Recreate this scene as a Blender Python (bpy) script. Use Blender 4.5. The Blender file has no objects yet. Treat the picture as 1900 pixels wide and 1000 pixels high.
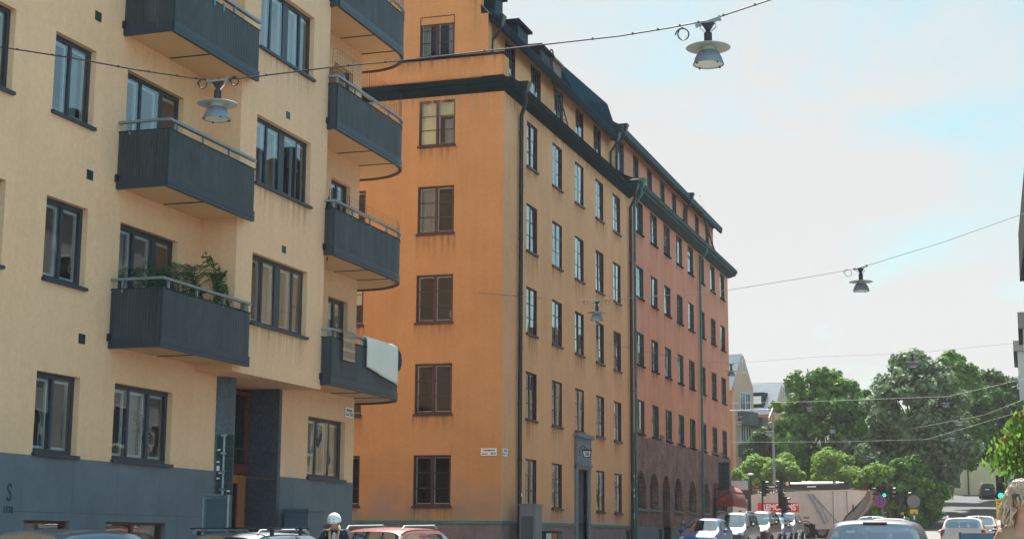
import bpy, math, random
import numpy as np
from mathutils import Vector, Matrix
random.seed(7); rng = np.random.default_rng(11)
R = math.radians
# ---------------------------------------------------------------- camera, world, sun
C = bpy.context.scene.collection
scn = bpy.context.scene
camd = bpy.data.cameras.new('camera'); cam = bpy.data.objects.new('camera', camd); C.objects.link(cam)
camd.sensor_width = 36; camd.lens = 36*2900/1900; camd.clip_end = 3000; camd.clip_start = .1
psi, th, ro = R(18.05), R(9.75), .006
fw = Vector((-math.sin(psi)*math.cos(th), math.cos(psi)*math.cos(th), math.sin(th)))
rt = Vector((math.cos(psi), math.sin(psi), 0)); up = rt.cross(fw)
rt2 = rt*math.cos(ro)+up*math.sin(ro); up2 = up*math.cos(ro)-rt*math.sin(ro)
m = Matrix((rt2, up2, -fw)).transposed().to_4x4(); m.translation = (0, 0, 1.6)
cam.matrix_world = m
scn.camera = cam
SUN_EL, SUN_AZ = R(52), R(-14)          # azimuth from +Y, negative = towards -X
world = bpy.data.worlds.new('World'); scn.world = world; world.use_nodes = True
nt = world.node_tree; nt.nodes.clear()
def N(nt, t, **k):
    n = nt.nodes.new(t)
    for a, b in k.items(): setattr(n, a, b)
    return n
def L(nt, a, b): nt.links.new(a, b)
out = N(nt, 'ShaderNodeOutputWorld'); bg = N(nt, 'ShaderNodeBackground'); bg.inputs[1].default_value = .1
sky = N(nt, 'ShaderNodeTexSky', sky_type='NISHITA', sun_disc=False, sun_elevation=SUN_EL, sun_rotation=SUN_AZ)
sky.air_density = 1; sky.dust_density = 1.5
tc = N(nt, 'ShaderNodeTexCoord'); mp = N(nt, 'ShaderNodeMapping'); mp.inputs['Scale'].default_value = (1, 1, 3.2); mp.inputs['Location'].default_value = (.35, .1, .1)
n1 = N(nt, 'ShaderNodeTexNoise'); n1.inputs['Scale'].default_value = 2.2; n1.inputs['Detail'].default_value = 7; n1.inputs['Roughness'].default_value = .6; n1.inputs['Distortion'].default_value = .5
L(nt, tc.outputs['Generated'], mp.inputs[0]); L(nt, mp.outputs[0], n1.inputs['Vector'])
# the veil of cloud thins towards the right-hand side of the street (+X)
dt = N(nt, 'ShaderNodeVectorMath', operation='DOT_PRODUCT'); L(nt, tc.outputs['Generated'], dt.inputs[0])
dt.inputs[1].default_value = (-.95, -.03, -1.42)
ad = N(nt, 'ShaderNodeMath', operation='ADD'); nm = N(nt, 'ShaderNodeMapRange', clamp=False); nm.inputs[1].default_value = .2; nm.inputs[2].default_value = .8; nm.inputs[3].default_value = -.05; nm.inputs[4].default_value = 1.05; L(nt, n1.outputs[0], nm.inputs[0]); L(nt, nm.outputs[0], ad.inputs[0]); L(nt, dt.outputs['Value'], ad.inputs[1])
cr = N(nt, 'ShaderNodeValToRGB'); cr.color_ramp.elements[0].position = .0; cr.color_ramp.elements[1].position = .30
cr.color_ramp.elements[0].color = (.08,)*3+(1,); cr.color_ramp.elements[1].color = (.97,)*3+(1,)
L(nt, ad.outputs[0], cr.inputs[0])
veil = N(nt, 'ShaderNodeRGB'); veil.outputs[0].default_value = (2.82, 2.80, 2.77, 1)
mx = N(nt, 'ShaderNodeMix', data_type='RGBA'); L(nt, cr.outputs[0], mx.inputs[0])
gain = N(nt, 'ShaderNodeMix', data_type='RGBA', blend_type='MULTIPLY'); gain.inputs[0].default_value = 1
gain.inputs[7].default_value = (.34, .47, .42, 1); L(nt, sky.outputs[0], gain.inputs[6])
L(nt, gain.outputs[2], mx.inputs[6]); L(nt, veil.outputs[0], mx.inputs[7])
# unseen sky right of and behind the camera brightened, added fill for shaded facades
d2 = N(nt, 'ShaderNodeVectorMath', operation='DOT_PRODUCT'); L(nt, tc.outputs['Generated'], d2.inputs[0]); d2.inputs[1].default_value = (.85, -.42, .15)
mr2 = N(nt, 'ShaderNodeMapRange'); mr2.inputs[1].default_value = -.1; mr2.inputs[2].default_value = .75; mr2.inputs[3].default_value = 1; mr2.inputs[4].default_value = 3.1; L(nt, d2.outputs['Value'], mr2.inputs[0])
m4 = N(nt, 'ShaderNodeMix', data_type='RGBA', blend_type='MULTIPLY'); m4.inputs[0].default_value = 1; L(nt, mx.outputs[2], m4.inputs[6]); L(nt, mr2.outputs[0], m4.inputs[7])
L(nt, m4.outputs[2], bg.inputs[0]); L(nt, bg.outputs[0], out.inputs[0])
sd = bpy.data.lights.new('sun', 'SUN'); sd.energy = 4.8; sd.angle = R(.55); sd.color = (1, .94, .84)
sun = bpy.data.objects.new('sun', sd); C.objects.link(sun)
sdir = Vector((math.sin(SUN_AZ)*math.cos(SUN_EL), math.cos(SUN_AZ)*math.cos(SUN_EL), math.sin(SUN_EL)))
sun.rotation_euler = sdir.to_track_quat('Z', 'Y').to_euler(); sun.location = (0, 0, 60)
vs = scn.view_settings; vs.view_transform = 'Standard'; vs.look = 'None'; vs.exposure = 1.5; vs.gamma = 1
# ---------------------------------------------------------------- materials
MT = {}
def mat(name, col, rough=.8, metal=0, spec=.4, var=0, vscale=1., bump=0, bscale=40., col2=None, streak=0, emit=None, coat=0, trans=0, dirt=None):
    if name in MT: return MT[name]
    M = bpy.data.materials.new(name); M.use_nodes = True; nt = M.node_tree; p = nt.nodes['Principled BSDF']
    p.inputs['Base Color'].default_value = (*col, 1); p.inputs['Roughness'].default_value = rough
    p.inputs['Metallic'].default_value = metal; p.inputs['Specular IOR Level'].default_value = spec
    p.inputs['Coat Weight'].default_value = coat; p.inputs['Coat Roughness'].default_value = .04
    geo = N(nt, 'ShaderNodeNewGeometry'); cur = None
    if var or col2 or streak:
        no = N(nt, 'ShaderNodeTexNoise'); no.inputs['Scale'].default_value = vscale; no.inputs['Detail'].default_value = 6; no.inputs['Roughness'].default_value = .65
        L(nt, geo.outputs['Position'], no.inputs['Vector'])
        c = N(nt, 'ShaderNodeValToRGB'); c.color_ramp.elements[0].position = .3; c.color_ramp.elements[1].position = .7
        a = col2 or tuple(x*(1-var) for x in col); b = col if col2 else tuple(min(1, x*(1+var)) for x in col)
        c.color_ramp.elements[0].color = (*a, 1); c.color_ramp.elements[1].color = (*b, 1)
        L(nt, no.outputs[0], c.inputs[0]); cur = c.outputs[0]
    if streak:
        n9 = N(nt, 'ShaderNodeTexNoise'); n9.inputs['Scale'].default_value = 9; n9.inputs['Detail'].default_value = 8; n9.inputs['Roughness'].default_value = .8; L(nt, geo.outputs['Position'], n9.inputs['Vector'])
        r9 = N(nt, 'ShaderNodeMapRange'); r9.inputs[1].default_value = .3; r9.inputs[2].default_value = .7; r9.inputs[3].default_value = .9; r9.inputs[4].default_value = 1.08; L(nt, n9.outputs[0], r9.inputs[0])
        m9 = N(nt, 'ShaderNodeMix', data_type='RGBA', blend_type='MULTIPLY'); m9.inputs[0].default_value = 1; L(nt, cur, m9.inputs[6]); L(nt, r9.outputs[0], m9.inputs[7]); cur = m9.outputs[2]
        mpp = N(nt, 'ShaderNodeMapping'); mpp.inputs['Scale'].default_value = (2.6, 2.6, .13); L(nt, geo.outputs['Position'], mpp.inputs[0])
        n2 = N(nt, 'ShaderNodeTexNoise'); n2.inputs['Scale'].default_value = 1.5; n2.inputs['Detail'].default_value = 5; L(nt, mpp.outputs[0], n2.inputs['Vector'])
        c2 = N(nt, 'ShaderNodeMapRange'); c2.inputs[1].default_value = .35; c2.inputs[2].default_value = .75; c2.inputs[3].default_value = 1; c2.inputs[4].default_value = 1-streak
        L(nt, n2.outputs[0], c2.inputs[0])
        mm = N(nt, 'ShaderNodeMix', data_type='RGBA', blend_type='MULTIPLY'); mm.inputs[0].default_value = 1
        L(nt, cur, mm.inputs[6]); L(nt, c2.outputs[0], mm.inputs[7]); cur = mm.outputs[2]
    if dirt:                                        # worn patches near the foot of a wall: (colour, z0, z1)
        dc, z0, z1 = dirt
        sp = N(nt, 'ShaderNodeSeparateXYZ'); L(nt, geo.outputs['Position'], sp.inputs[0])
        mr = N(nt, 'ShaderNodeMapRange'); mr.inputs[1].default_value = z1; mr.inputs[2].default_value = z0; L(nt, sp.outputs[2], mr.inputs[0])
        n3 = N(nt, 'ShaderNodeTexNoise'); n3.inputs['Scale'].default_value = 1.1; n3.inputs['Detail'].default_value = 7; L(nt, geo.outputs['Position'], n3.inputs['Vector'])
        mu = N(nt, 'ShaderNodeMath', operation='MULTIPLY'); L(nt, mr.outputs[0], mu.inputs[0]); L(nt, n3.outputs[0], mu.inputs[1])
        rr = N(nt, 'ShaderNodeMapRange'); rr.inputs[1].default_value = .22; rr.inputs[2].default_value = .5; rr.inputs[4].default_value = .75; L(nt, mu.outputs[0], rr.inputs[0])
        m3 = N(nt, 'ShaderNodeMix', data_type='RGBA'); L(nt, rr.outputs[0], m3.inputs[0]); m3.inputs[7].default_value = (*dc, 1); L(nt, cur, m3.inputs[6]); cur = m3.outputs[2]
    if cur: L(nt, cur, p.inputs['Base Color'])
    if bump:
        nb = N(nt, 'ShaderNodeTexNoise'); nb.inputs['Scale'].default_value = bscale; nb.inputs['Detail'].default_value = 3; L(nt, geo.outputs['Position'], nb.inputs['Vector'])
        bu = N(nt, 'ShaderNodeBump'); bu.inputs['Strength'].default_value = bump; bu.inputs['Distance'].default_value = .02; L(nt, nb.outputs[0], bu.inputs['Height']); L(nt, bu.outputs[0], p.inputs['Normal'])
    if emit: p.inputs['Emission Color'].default_value = (*emit[0], 1); p.inputs['Emission Strength'].default_value = emit[1]
    if trans:
        o = nt.nodes['Material Output']; tr = N(nt, 'ShaderNodeBsdfTranslucent'); ms = N(nt, 'ShaderNodeMixShader'); ms.inputs[0].default_value = trans
        if cur: L(nt, cur, tr.inputs[0])
        else: tr.inputs[0].default_value = (*col, 1)
        L(nt, p.outputs[0], ms.inputs[1]); L(nt, tr.outputs[0], ms.inputs[2]); L(nt, ms.outputs[0], o.inputs[0])
    MT[name] = M; return M
def glassmat(name, tint=(.8, .9, .95), base=.12, wob=.25, wscale=1.6, rough=.01, hi=.92):
    M = bpy.data.materials.new(name); M.use_nodes = True; nt = M.node_tree; nt.nodes.clear()
    o = N(nt, 'ShaderNodeOutputMaterial'); t = N(nt, 'ShaderNodeBsdfTransparent'); t.inputs[0].default_value = (*tint, 1)
    g = N(nt, 'ShaderNodeBsdfGlossy'); g.inputs['Roughness'].default_value = rough; g.inputs['Color'].default_value = (.97, .99, 1, 1)
    fr = N(nt, 'ShaderNodeFresnel'); fr.inputs[0].default_value = 1.5
    mr = N(nt, 'ShaderNodeMapRange'); mr.inputs[1].default_value = .04; mr.inputs[2].default_value = .45; mr.inputs[3].default_value = base; mr.inputs[4].default_value = hi
    geo = N(nt, 'ShaderNodeNewGeometry'); nb = N(nt, 'ShaderNodeTexNoise'); nb.inputs['Scale'].default_value = wscale; nb.inputs['Detail'].default_value = 1.5
    bu = N(nt, 'ShaderNodeBump'); bu.inputs['Strength'].default_value = wob; bu.inputs['Distance'].default_value = .02
    L(nt, geo.outputs['Position'], nb.inputs['Vector']); L(nt, nb.outputs[0], bu.inputs['Height']); L(nt, bu.outputs[0], g.inputs['Normal'])
    L(nt, fr.outputs[0], mr.inputs[0]); ms = N(nt, 'ShaderNodeMixShader'); L(nt, mr.outputs[0], ms.inputs[0]); L(nt, t.outputs[0], ms.inputs[1]); L(nt, g.outputs[0], ms.inputs[2]); L(nt, ms.outputs[0], o.inputs[0])
    MT[name] = M; return M
def brickmat(name, c1, c2, mortar, sc=1., bw=.25, bh=.075, ms=.012, v0=.45, v1=1.75):
    M = bpy.data.materials.new(name); M.use_nodes = True; nt = M.node_tree; p = nt.nodes['Principled BSDF']
    geo = N(nt, 'ShaderNodeNewGeometry'); sp = N(nt, 'ShaderNodeSeparateXYZ'); L(nt, geo.outputs['Position'], sp.inputs[0])
    add = N(nt, 'ShaderNodeMath', operation='ADD'); L(nt, sp.outputs[0], add.inputs[0]); L(nt, sp.outputs[1], add.inputs[1])
    cb = N(nt, 'ShaderNodeCombineXYZ'); L(nt, add.outputs[0], cb.inputs[0]); L(nt, sp.outputs[2], cb.inputs[1])
    br = N(nt, 'ShaderNodeTexBrick'); br.inputs['Scale'].default_value = sc; br.inputs['Brick Width'].default_value = bw; br.inputs['Row Height'].default_value = bh; br.inputs['Mortar Size'].default_value = ms
    br.inputs['Color1'].default_value = (*c1, 1); br.inputs['Color2'].default_value = (*c2, 1); br.inputs['Mortar'].default_value = (*mortar, 1); L(nt, cb.outputs[0], br.inputs['Vector'])
    no = N(nt, 'ShaderNodeTexNoise'); no.inputs['Scale'].default_value = 1.3; no.inputs['Detail'].default_value = 8; no.inputs['Roughness'].default_value = .75; L(nt, geo.outputs['Position'], no.inputs['Vector'])
    mr = N(nt, 'ShaderNodeMapRange'); mr.inputs[1].default_value = .3; mr.inputs[2].default_value = .7; mr.inputs[3].default_value = v0; mr.inputs[4].default_value = v1; L(nt, no.outputs[0], mr.inputs[0])
    mm = N(nt, 'ShaderNodeMix', data_type='RGBA', blend_type='MULTIPLY'); mm.inputs[0].default_value = 1; L(nt, br.outputs[0], mm.inputs[6]); L(nt, mr.outputs[0], mm.inputs[7]); L(nt, mm.outputs[2], p.inputs['Base Color'])
    p.inputs['Roughness'].default_value = .85; bu = N(nt, 'ShaderNodeBump'); bu.inputs['Strength'].default_value = .4; bu.inputs['Distance'].default_value = .01; bu.invert = True
    L(nt, br.outputs['Fac'], bu.inputs['Height']); L(nt, bu.outputs[0], p.inputs['Normal']); MT[name] = M; return M
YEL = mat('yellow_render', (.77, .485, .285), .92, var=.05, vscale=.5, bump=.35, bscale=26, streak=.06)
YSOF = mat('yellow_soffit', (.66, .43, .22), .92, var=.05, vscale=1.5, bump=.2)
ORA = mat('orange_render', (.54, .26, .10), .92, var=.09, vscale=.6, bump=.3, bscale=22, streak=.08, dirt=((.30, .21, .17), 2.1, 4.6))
ORF = mat('orange_render_skylit', (.65, .335, .16), .92, spec=.5, var=.08, vscale=.6, bump=.3, bscale=22, streak=.10, dirt=((.45, .30, .24), 2.1, 3.6))  # same plaster as ORA; paler colour imitates sky light on the street front
PNK = mat('pink_render', (.61, .255, .155), .92, var=.10, vscale=.5, bump=.3, streak=.16)
SLATEB = brickmat('slate_base_slabs', (.122, .145, .165), (.132, .155, .175), (.085, .10, .118), 1, 1.5, 1.0, .006, .82, 1.16)
GRAN = brickmat('granite_base_slabs', (.19, .135, .14), (.21, .15, .155), (.13, .10, .10), 1, 1.2, .7, .01, .75, 1.25)
DGRAN = mat('dark_granite', (.055, .06, .08), .6, var=.5, vscale=18, spec=.5)
BRK = brickmat('brown_brick', (.17, .065, .045), (.10, .045, .045), (.20, .13, .11))
PLIN = mat('grey_plinth_concrete', (.13, .15, .17), .85, var=.2, vscale=2)
SLATE = mat('slate_balcony_sheet', (.050, .062, .069), .5, var=.22, vscale=1.6, spec=.45, streak=.4)
GALV = mat('galvanised_rail', (.23, .28, .31), .45, metal=.6, var=.15, vscale=6)
DKFR = mat('dark_window_paint', (.022, .036, .052), .45)
WHFR = mat('white_inner_sash', (.62, .64, .60), .6)
MARO = mat('maroon_window_paint', (.055, .012, .018), .5, var=.15, vscale=8)
TEAL = mat('dark_teal_sheet_metal', (.004, .014, .019), .75, spec=.05, var=.3, vscale=2.5)
TEALB = mat('blue_green_gutter', (.010, .038, .048), .6, spec=.12, var=.25, vscale=3)
VERD = mat('verdigris_copper', (.045, .17, .15), .6, var=.3, vscale=3)
BLKP = mat('black_downpipe_paint', (.012, .02, .028), .45)
STONE = mat('grey_portal_stone', (.14, .18, .20), .8, var=.15, vscale=5)
WOODR = mat('mahogany_wood', (.14, .035, .02), .45, var=.2, vscale=9)
WOODO = mat('orange_oak_wood', (.40, .155, .055), .45, var=.2, vscale=11)
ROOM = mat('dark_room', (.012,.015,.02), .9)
CURT = mat('pale_curtain', (.42, .43, .41), .9, trans=.3)
BLIND = mat('cream_blind', (.78, .68, .45), .9)
ASPH = mat('asphalt', (.13, .125, .12), .85, var=.2, vscale=2, bump=.25, bscale=60)
PAVE = brickmat('paving_slabs', (.22, .21, .20), (.25, .24, .23), (.14, .13, .12), 1, .35, .35, .012, .75, 1.25)
CURB = mat('granite_kerb', (.26, .25, .25), .8, var=.2, vscale=8)
GRASS = mat('grass', (.06, .10, .025), .9, col2=(.10, .13, .04), vscale=1.2)
MARK = mat('road_paint', (.70, .70, .68), .7, var=.1, vscale=6)
GLY = glassmat('window_glass', base=.09, wob=.10, hi=.85)
GLO = glassmat('old_window_glass', base=.02, wob=.22, wscale=1.2)
GLC = glassmat('car_glass', tint=(.5, .62, .62), base=.03, wob=0, hi=.42)
RUB = mat('rubber', (.012,)*3, .8); BLK = mat('black_plastic', (.016, .017, .02), .5); CHR = mat('chrome', (.6,)*3, .15, metal=1)
WHT = mat('white_enamel', (.75, .77, .75), .4); ZINC = mat('zinc_lamp_shade', (.20, .25, .30), .4, metal=.35, var=.1, vscale=6)
REDL = mat('red_lens', (.35, .01, .01), .15, coat=1); CLRL = mat('clear_lens', (.55, .57, .6), .12, coat=1, spec=.8)
# ---------------------------------------------------------------- mesh helpers
WORLDROOT = {}
def adopt(o, parent):                                 # parts of a building are built in world coordinates
    o.parent = parent
    if parent.name in WORLDROOT: o.matrix_parent_inverse = Matrix.Translation(-parent.location)
class MB:
    def __init__(s): s.v = []; s.f = []; s.mi = []; s.mats = []; s.sm = False
    def add(s, vs, fs, mi=0):
        b = len(s.v); s.v += [tuple(v) for v in vs]; s.f += [tuple(b+i for i in f) for f in fs]; s.mi += [mi]*len(fs); return s
    def box(s, a, b, mi=0):
        x0, y0, z0 = a; x1, y1, z1 = b
        return s.add([(x0,y0,z0),(x1,y0,z0),(x1,y1,z0),(x0,y1,z0),(x0,y0,z1),(x1,y0,z1),(x1,y1,z1),(x0,y1,z1)],
            [(0,3,2,1),(4,5,6,7),(0,1,5,4),(1,2,6,5),(2,3,7,6),(3,0,4,7)], mi)
    def tube(s, pts, r, n=8, cap=True, mi=0):
        pts = [Vector(p) for p in pts]; rs = r if isinstance(r, (list, tuple)) else [r]*len(pts); b = len(s.v); ref = None
        for i, p in enumerate(pts):
            d = (pts[min(i+1, len(pts)-1)]-pts[max(i-1, 0)]).normalized()
            if ref is None: ref = d.orthogonal().normalized()
            ref = (ref-d*ref.dot(d)).normalized(); q = d.cross(ref)
            for k in range(n):
                a = 2*math.pi*k/n; s.v.append(tuple(p+(ref*math.cos(a)+q*math.sin(a))*rs[i]))
        for i in range(len(pts)-1):
            for k in range(n):
                s.f.append((b+i*n+k, b+i*n+(k+1)%n, b+(i+1)*n+(k+1)%n, b+(i+1)*n+k)); s.mi.append(mi)
        if cap:
            s.f.append(tuple(b+k for k in reversed(range(n)))); s.mi.append(mi)
            s.f.append(tuple(b+(len(pts)-1)*n+k for k in range(n))); s.mi.append(mi)
        return s
    def lathe(s, prof, c=(0,0,0), n=32, mi=0):
        b = len(s.v)
        for r, z in prof:
            for k in range(n):
                a = 2*math.pi*k/n; s.v.append((c[0]+r*math.cos(a), c[1]+r*math.sin(a), c[2]+z))
        for i in range(len(prof)-1):
            for k in range(n):
                s.f.append((b+i*n+k, b+i*n+(k+1)%n, b+(i+1)*n+(k+1)%n, b+(i+1)*n+k)); s.mi.append(mi)
        return s
    def prism(s, poly, h0, h1, ax=2, mi=0):          # poly of 2-D points extruded along axis ax
        def P(a, b, h): return {2:(a,b,h), 1:(a,h,b), 0:(h,a,b)}[ax]
        n = len(poly); vs = [P(a,b,h0) for a,b in poly]+[P(a,b,h1) for a,b in poly]
        return s.add(vs, [tuple(reversed(range(n))), tuple(range(n,2*n))]+[(i,(i+1)%n,n+(i+1)%n,n+i) for i in range(n)], mi)
    def sphere(s, c, r, nu=16, nv=10, sc=(1,1,1), mi=0):
        b = len(s.v)
        for i in range(nv+1):
            t = math.pi*i/nv
            for k in range(nu):
                a = 2*math.pi*k/nu; s.v.append((c[0]+r*sc[0]*math.sin(t)*math.cos(a), c[1]+r*sc[1]*math.sin(t)*math.sin(a), c[2]+r*sc[2]*math.cos(t)))
        for i in range(nv):
            for k in range(nu): s.f.append((b+i*nu+k, b+(i+1)*nu+k, b+(i+1)*nu+(k+1)%nu, b+i*nu+(k+1)%nu)); s.mi.append(mi)
        return s
    def build(s, name, m, parent=None, smooth=False, loc=None):
        me = bpy.data.meshes.new(name); me.from_pydata(s.v, [], s.f)
        for x in (m if isinstance(m, (list, tuple)) else [m]): me.materials.append(x)
        if isinstance(m, (list, tuple)) and len(m) > 1: me.polygons.foreach_set('material_index', s.mi)
        if smooth:
            me.polygons.foreach_set('use_smooth', [True]*len(me.polygons))
            try: me.set_sharp_from_angle(angle=R(38))
            except Exception: pass
        me.update(); o = bpy.data.objects.new(name, me); C.objects.link(o)
        if parent is not None: adopt(o, parent)
        if loc: o.location = loc
        return o
def tag(o, label=None, cat=None, group=None, kind=None):
    if label: o['label'] = label
    if cat: o['category'] = cat
    if group: o['group'] = group
    if kind: o['kind'] = kind
    return o
def thing(name, label, cat, loc=(0,0,0), rz=0, group=None):
    o = bpy.data.objects.new(name, None); C.objects.link(o); o.location = loc; o.rotation_euler = (0,0,rz); o.empty_display_size = .1
    return tag(o, label, cat, group)
def thingw(name, label, cat, loc, group=None):
    o = thing(name, label, cat, loc, 0, group); WORLDROOT[o.name] = 1; return o
def dup(root, loc, rz=None, label=None):
    def cp(o, par):
        c = o.copy(); C.objects.link(c)
        if par: c.parent = par
        for ch in o.children: cp(ch, c)
        return c
    r = cp(root, None); r.location = loc
    if rz is not None: r.rotation_euler = (0,0,rz)
    if label: r['label'] = label
    return r
def text_mesh(body, size, m, parent, M4, name='lettering', ext=.004, sx=1., bold=0):
    cu = bpy.data.curves.new('t', 'FONT'); cu.body = body; cu.size = size; cu.extrude = ext; cu.align_x = 'CENTER'; cu.align_y = 'CENTER'; cu.offset = bold
    o = bpy.data.objects.new('t', cu); C.objects.link(o); dg = bpy.context.evaluated_depsgraph_get(); me = bpy.data.meshes.new_from_object(o.evaluated_get(dg))
    bpy.data.objects.remove(o); me.transform(Matrix.Diagonal((sx,1,1,1))); me.transform(M4); me.materials.clear(); me.materials.append(m)
    t = bpy.data.objects.new(name, me); C.objects.link(t); adopt(t, parent); return t
def frameM(o, x, y, z):                               # matrix whose columns are x,y,z axes, origin o
    M = Matrix((Vector(x), Vector(y), Vector(z))).transposed().to_4x4(); M.translation = o; return M
def gz(Y):
    if Y < 24: return .0083*Y
    if Y < 105: return .2+.0185*(Y-24)
    if Y < 205: return 1.70+.056*(Y-105)
    return 7.3+.02*(Y-205)
class Fr:                                             # a facade frame: u along the wall, n outwards, z up
    def __init__(s, o, u, n): s.o = Vector(o); s.u = Vector(u); s.n = Vector(n)
    def p(s, u, z, n=0): return tuple(s.o+s.u*u+s.n*n+Vector((0,0,z)))
    def box(s, mb, u0, u1, z0, z1, n0, n1, mi=0):
        a = [s.p(u,z,n) for z in (z0,z1) for (u,n) in ((u0,n0),(u1,n0),(u1,n1),(u0,n1))]
        return mb.add(a, [(0,3,2,1),(4,5,6,7),(0,1,5,4),(1,2,6,5),(2,3,7,6),(3,0,4,7)], mi)
    def wall(s, mb, U0, U1, Z0, Z1, ops, dep=.16, n=0):
        us = sorted({U0,U1,*[x for o in ops for x in (o[0],o[1])]}); zs = sorted({Z0,Z1,*[x for o in ops for x in (o[2],o[3])]})
        us = [x for x in us if U0 <= x <= U1]; zs = [x for x in zs if Z0 <= x <= Z1]
        for i in range(len(us)-1):
            for j in range(len(zs)-1):
                cu, cz = (us[i]+us[i+1])/2, (zs[j]+zs[j+1])/2
                if any(o[0] < cu < o[1] and o[2] < cz < o[3] for o in ops): continue
                mb.add([s.p(us[i],zs[j],n),s.p(us[i+1],zs[j],n),s.p(us[i+1],zs[j+1],n),s.p(us[i],zs[j+1],n)], [(0,1,2,3)])
        for o in ops:
            u0,u1,z0,z1 = o[:4]; d = n-dep
            if len(o) > 4:                            # arched head
                r = (u1-u0)/2; uc = (u0+u1)/2; K = 14; sp_ = z1-r
                arc = [(uc-r*math.cos(math.pi*k/K), sp_+r*math.sin(math.pi*k/K)) for k in range(K+1)]
                for k in range(K):
                    a, b = arc[k], arc[k+1]
                    mb.add([s.p(*a,n),s.p(*b,n),s.p(b[0],z1,n),s.p(a[0],z1,n)], [(0,1,2,3)])
                    mb.add([s.p(*a,n),s.p(*b,n),s.p(*b,d),s.p(*a,d)], [(0,1,2,3)])
                mb.add([s.p(u0,z0,n),s.p(u0,sp_,n),s.p(u0,sp_,d),s.p(u0,z0,d)], [(0,1,2,3)]); mb.add([s.p(u1,z0,n),s.p(u1,sp_,n),s.p(u1,sp_,d),s.p(u1,z0,d)], [(0,1,2,3)])
                mb.add([s.p(u0,z0,n),s.p(u1,z0,n),s.p(u1,z0,d),s.p(u0,z0,d)], [(0,1,2,3)])
            else:
                c = [(u0,z0),(u1,z0),(u1,z1),(u0,z1)]
                for k in range(4):
                    a, b = c[k], c[(k+1)%4]; mb.add([s.p(*a,n),s.p(*b,n),s.p(*b,d),s.p(*a,d)], [(0,1,2,3)])
        return mb
def frame_rect(F, mb, u0, u1, z0, z1, w, n0, n1):
    F.box(mb,u0,u1,z0,z0+w,n0,n1); F.box(mb,u0,u1,z1-w,z1,n0,n1); F.box(mb,u0,u0+w,z0+w,z1-w,n0,n1); F.box(mb,u1-w,u1,z0+w,z1-w,n0,n1)
def curtain(F, u0, u1, z0, z1, n, parent, m, amp=.03):
    mb = MB(); K = max(6, int((u1-u0)/.05)); ph = random.random()*6
    for k in range(K+1):
        u = u0+(u1-u0)*k/K; a = amp*math.sin(k*1.9+ph)
        mb.v += [F.p(u,z0,n+a), F.p(u,z1,n+a)]
    for k in range(K): mb.f.append((2*k,2*k+2,2*k+3,2*k+1)); mb.mi.append(0)
    return mb.build('curtain', m, parent, smooth=True)
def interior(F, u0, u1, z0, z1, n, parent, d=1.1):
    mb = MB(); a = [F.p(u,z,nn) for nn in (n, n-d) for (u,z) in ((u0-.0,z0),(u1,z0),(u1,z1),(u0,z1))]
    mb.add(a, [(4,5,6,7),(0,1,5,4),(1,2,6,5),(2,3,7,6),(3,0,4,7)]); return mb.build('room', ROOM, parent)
def pane(F, u0, u1, z0, z1, n, parent, m, tilt=0):
    t = random.uniform(-tilt, tilt); t2 = random.uniform(-tilt, tilt)
    return MB().add([F.p(u0,z0,n),F.p(u1,z0,n+t),F.p(u1,z1,n+t+t2),F.p(u0,z1,n+t2)], [(0,1,2,3)]).build('pane', m, parent)
def win_modern(F, par, u0, u1, z0, z1, cols, dep=.14, curt=True):
    """dark frame, dark mullions, pale inner sashes; cols = relative widths"""
    mb = MB(); n1 = -dep+.022; n0 = -dep-.05; w = .085
    frame_rect(F, mb, u0, u1, z0, z1, w, n0, n1); tot = sum(c[0] for c in cols); x = u0+w; W = u1-u0-2*w; ins = MB(); pans = []
    for k, (c, thick) in enumerate(cols):
        x1 = x+W*c/tot
        if k < len(cols)-1: F.box(mb, x1-thick/2, x1+thick/2, z0+w, z1-w, n0, n1)
        a, b = x+(.0 if k == 0 else .02), x1-(thick/2 if k < len(cols)-1 else 0)
        pans.append((a,b)); frame_rect(F, ins, a+.012, b-.012, z0+w+.01, z1-w-.01, .045, n0-.055, n0-.012); x = x1+(0 if k == len(cols)-1 else thick/2)
    wn = mb.build('window', DKFR, par); ins.build('inner_sash', WHFR, wn)
    for a, b in pans: pane(F, a, b, z0+w, z1-w, -dep, wn, GLY, .012)
    F.box(s := MB(), u0-.03, u1+.03, z0-.06, z0, -dep, .07); s.build('sill', DKFR, wn)
    interior(F, u0, u1, z0, z1, n0-.06, wn)
    if curt:
        for a, b in pans:
            t = random.random()
            if t < .25: curtain(F, a, a+(b-a)*.45, z0+.05, z1-.05, n0-.16, wn, CURT)
            elif t < .45: curtain(F, b-(b-a)*.4, b, z0+.05, z1-.05, n0-.16, wn, CURT)
            elif t < .55: curtain(F, a, b, z0+(z1-z0)*.55, z1-.05, n0-.16, wn, CURT)
    return wn
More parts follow.
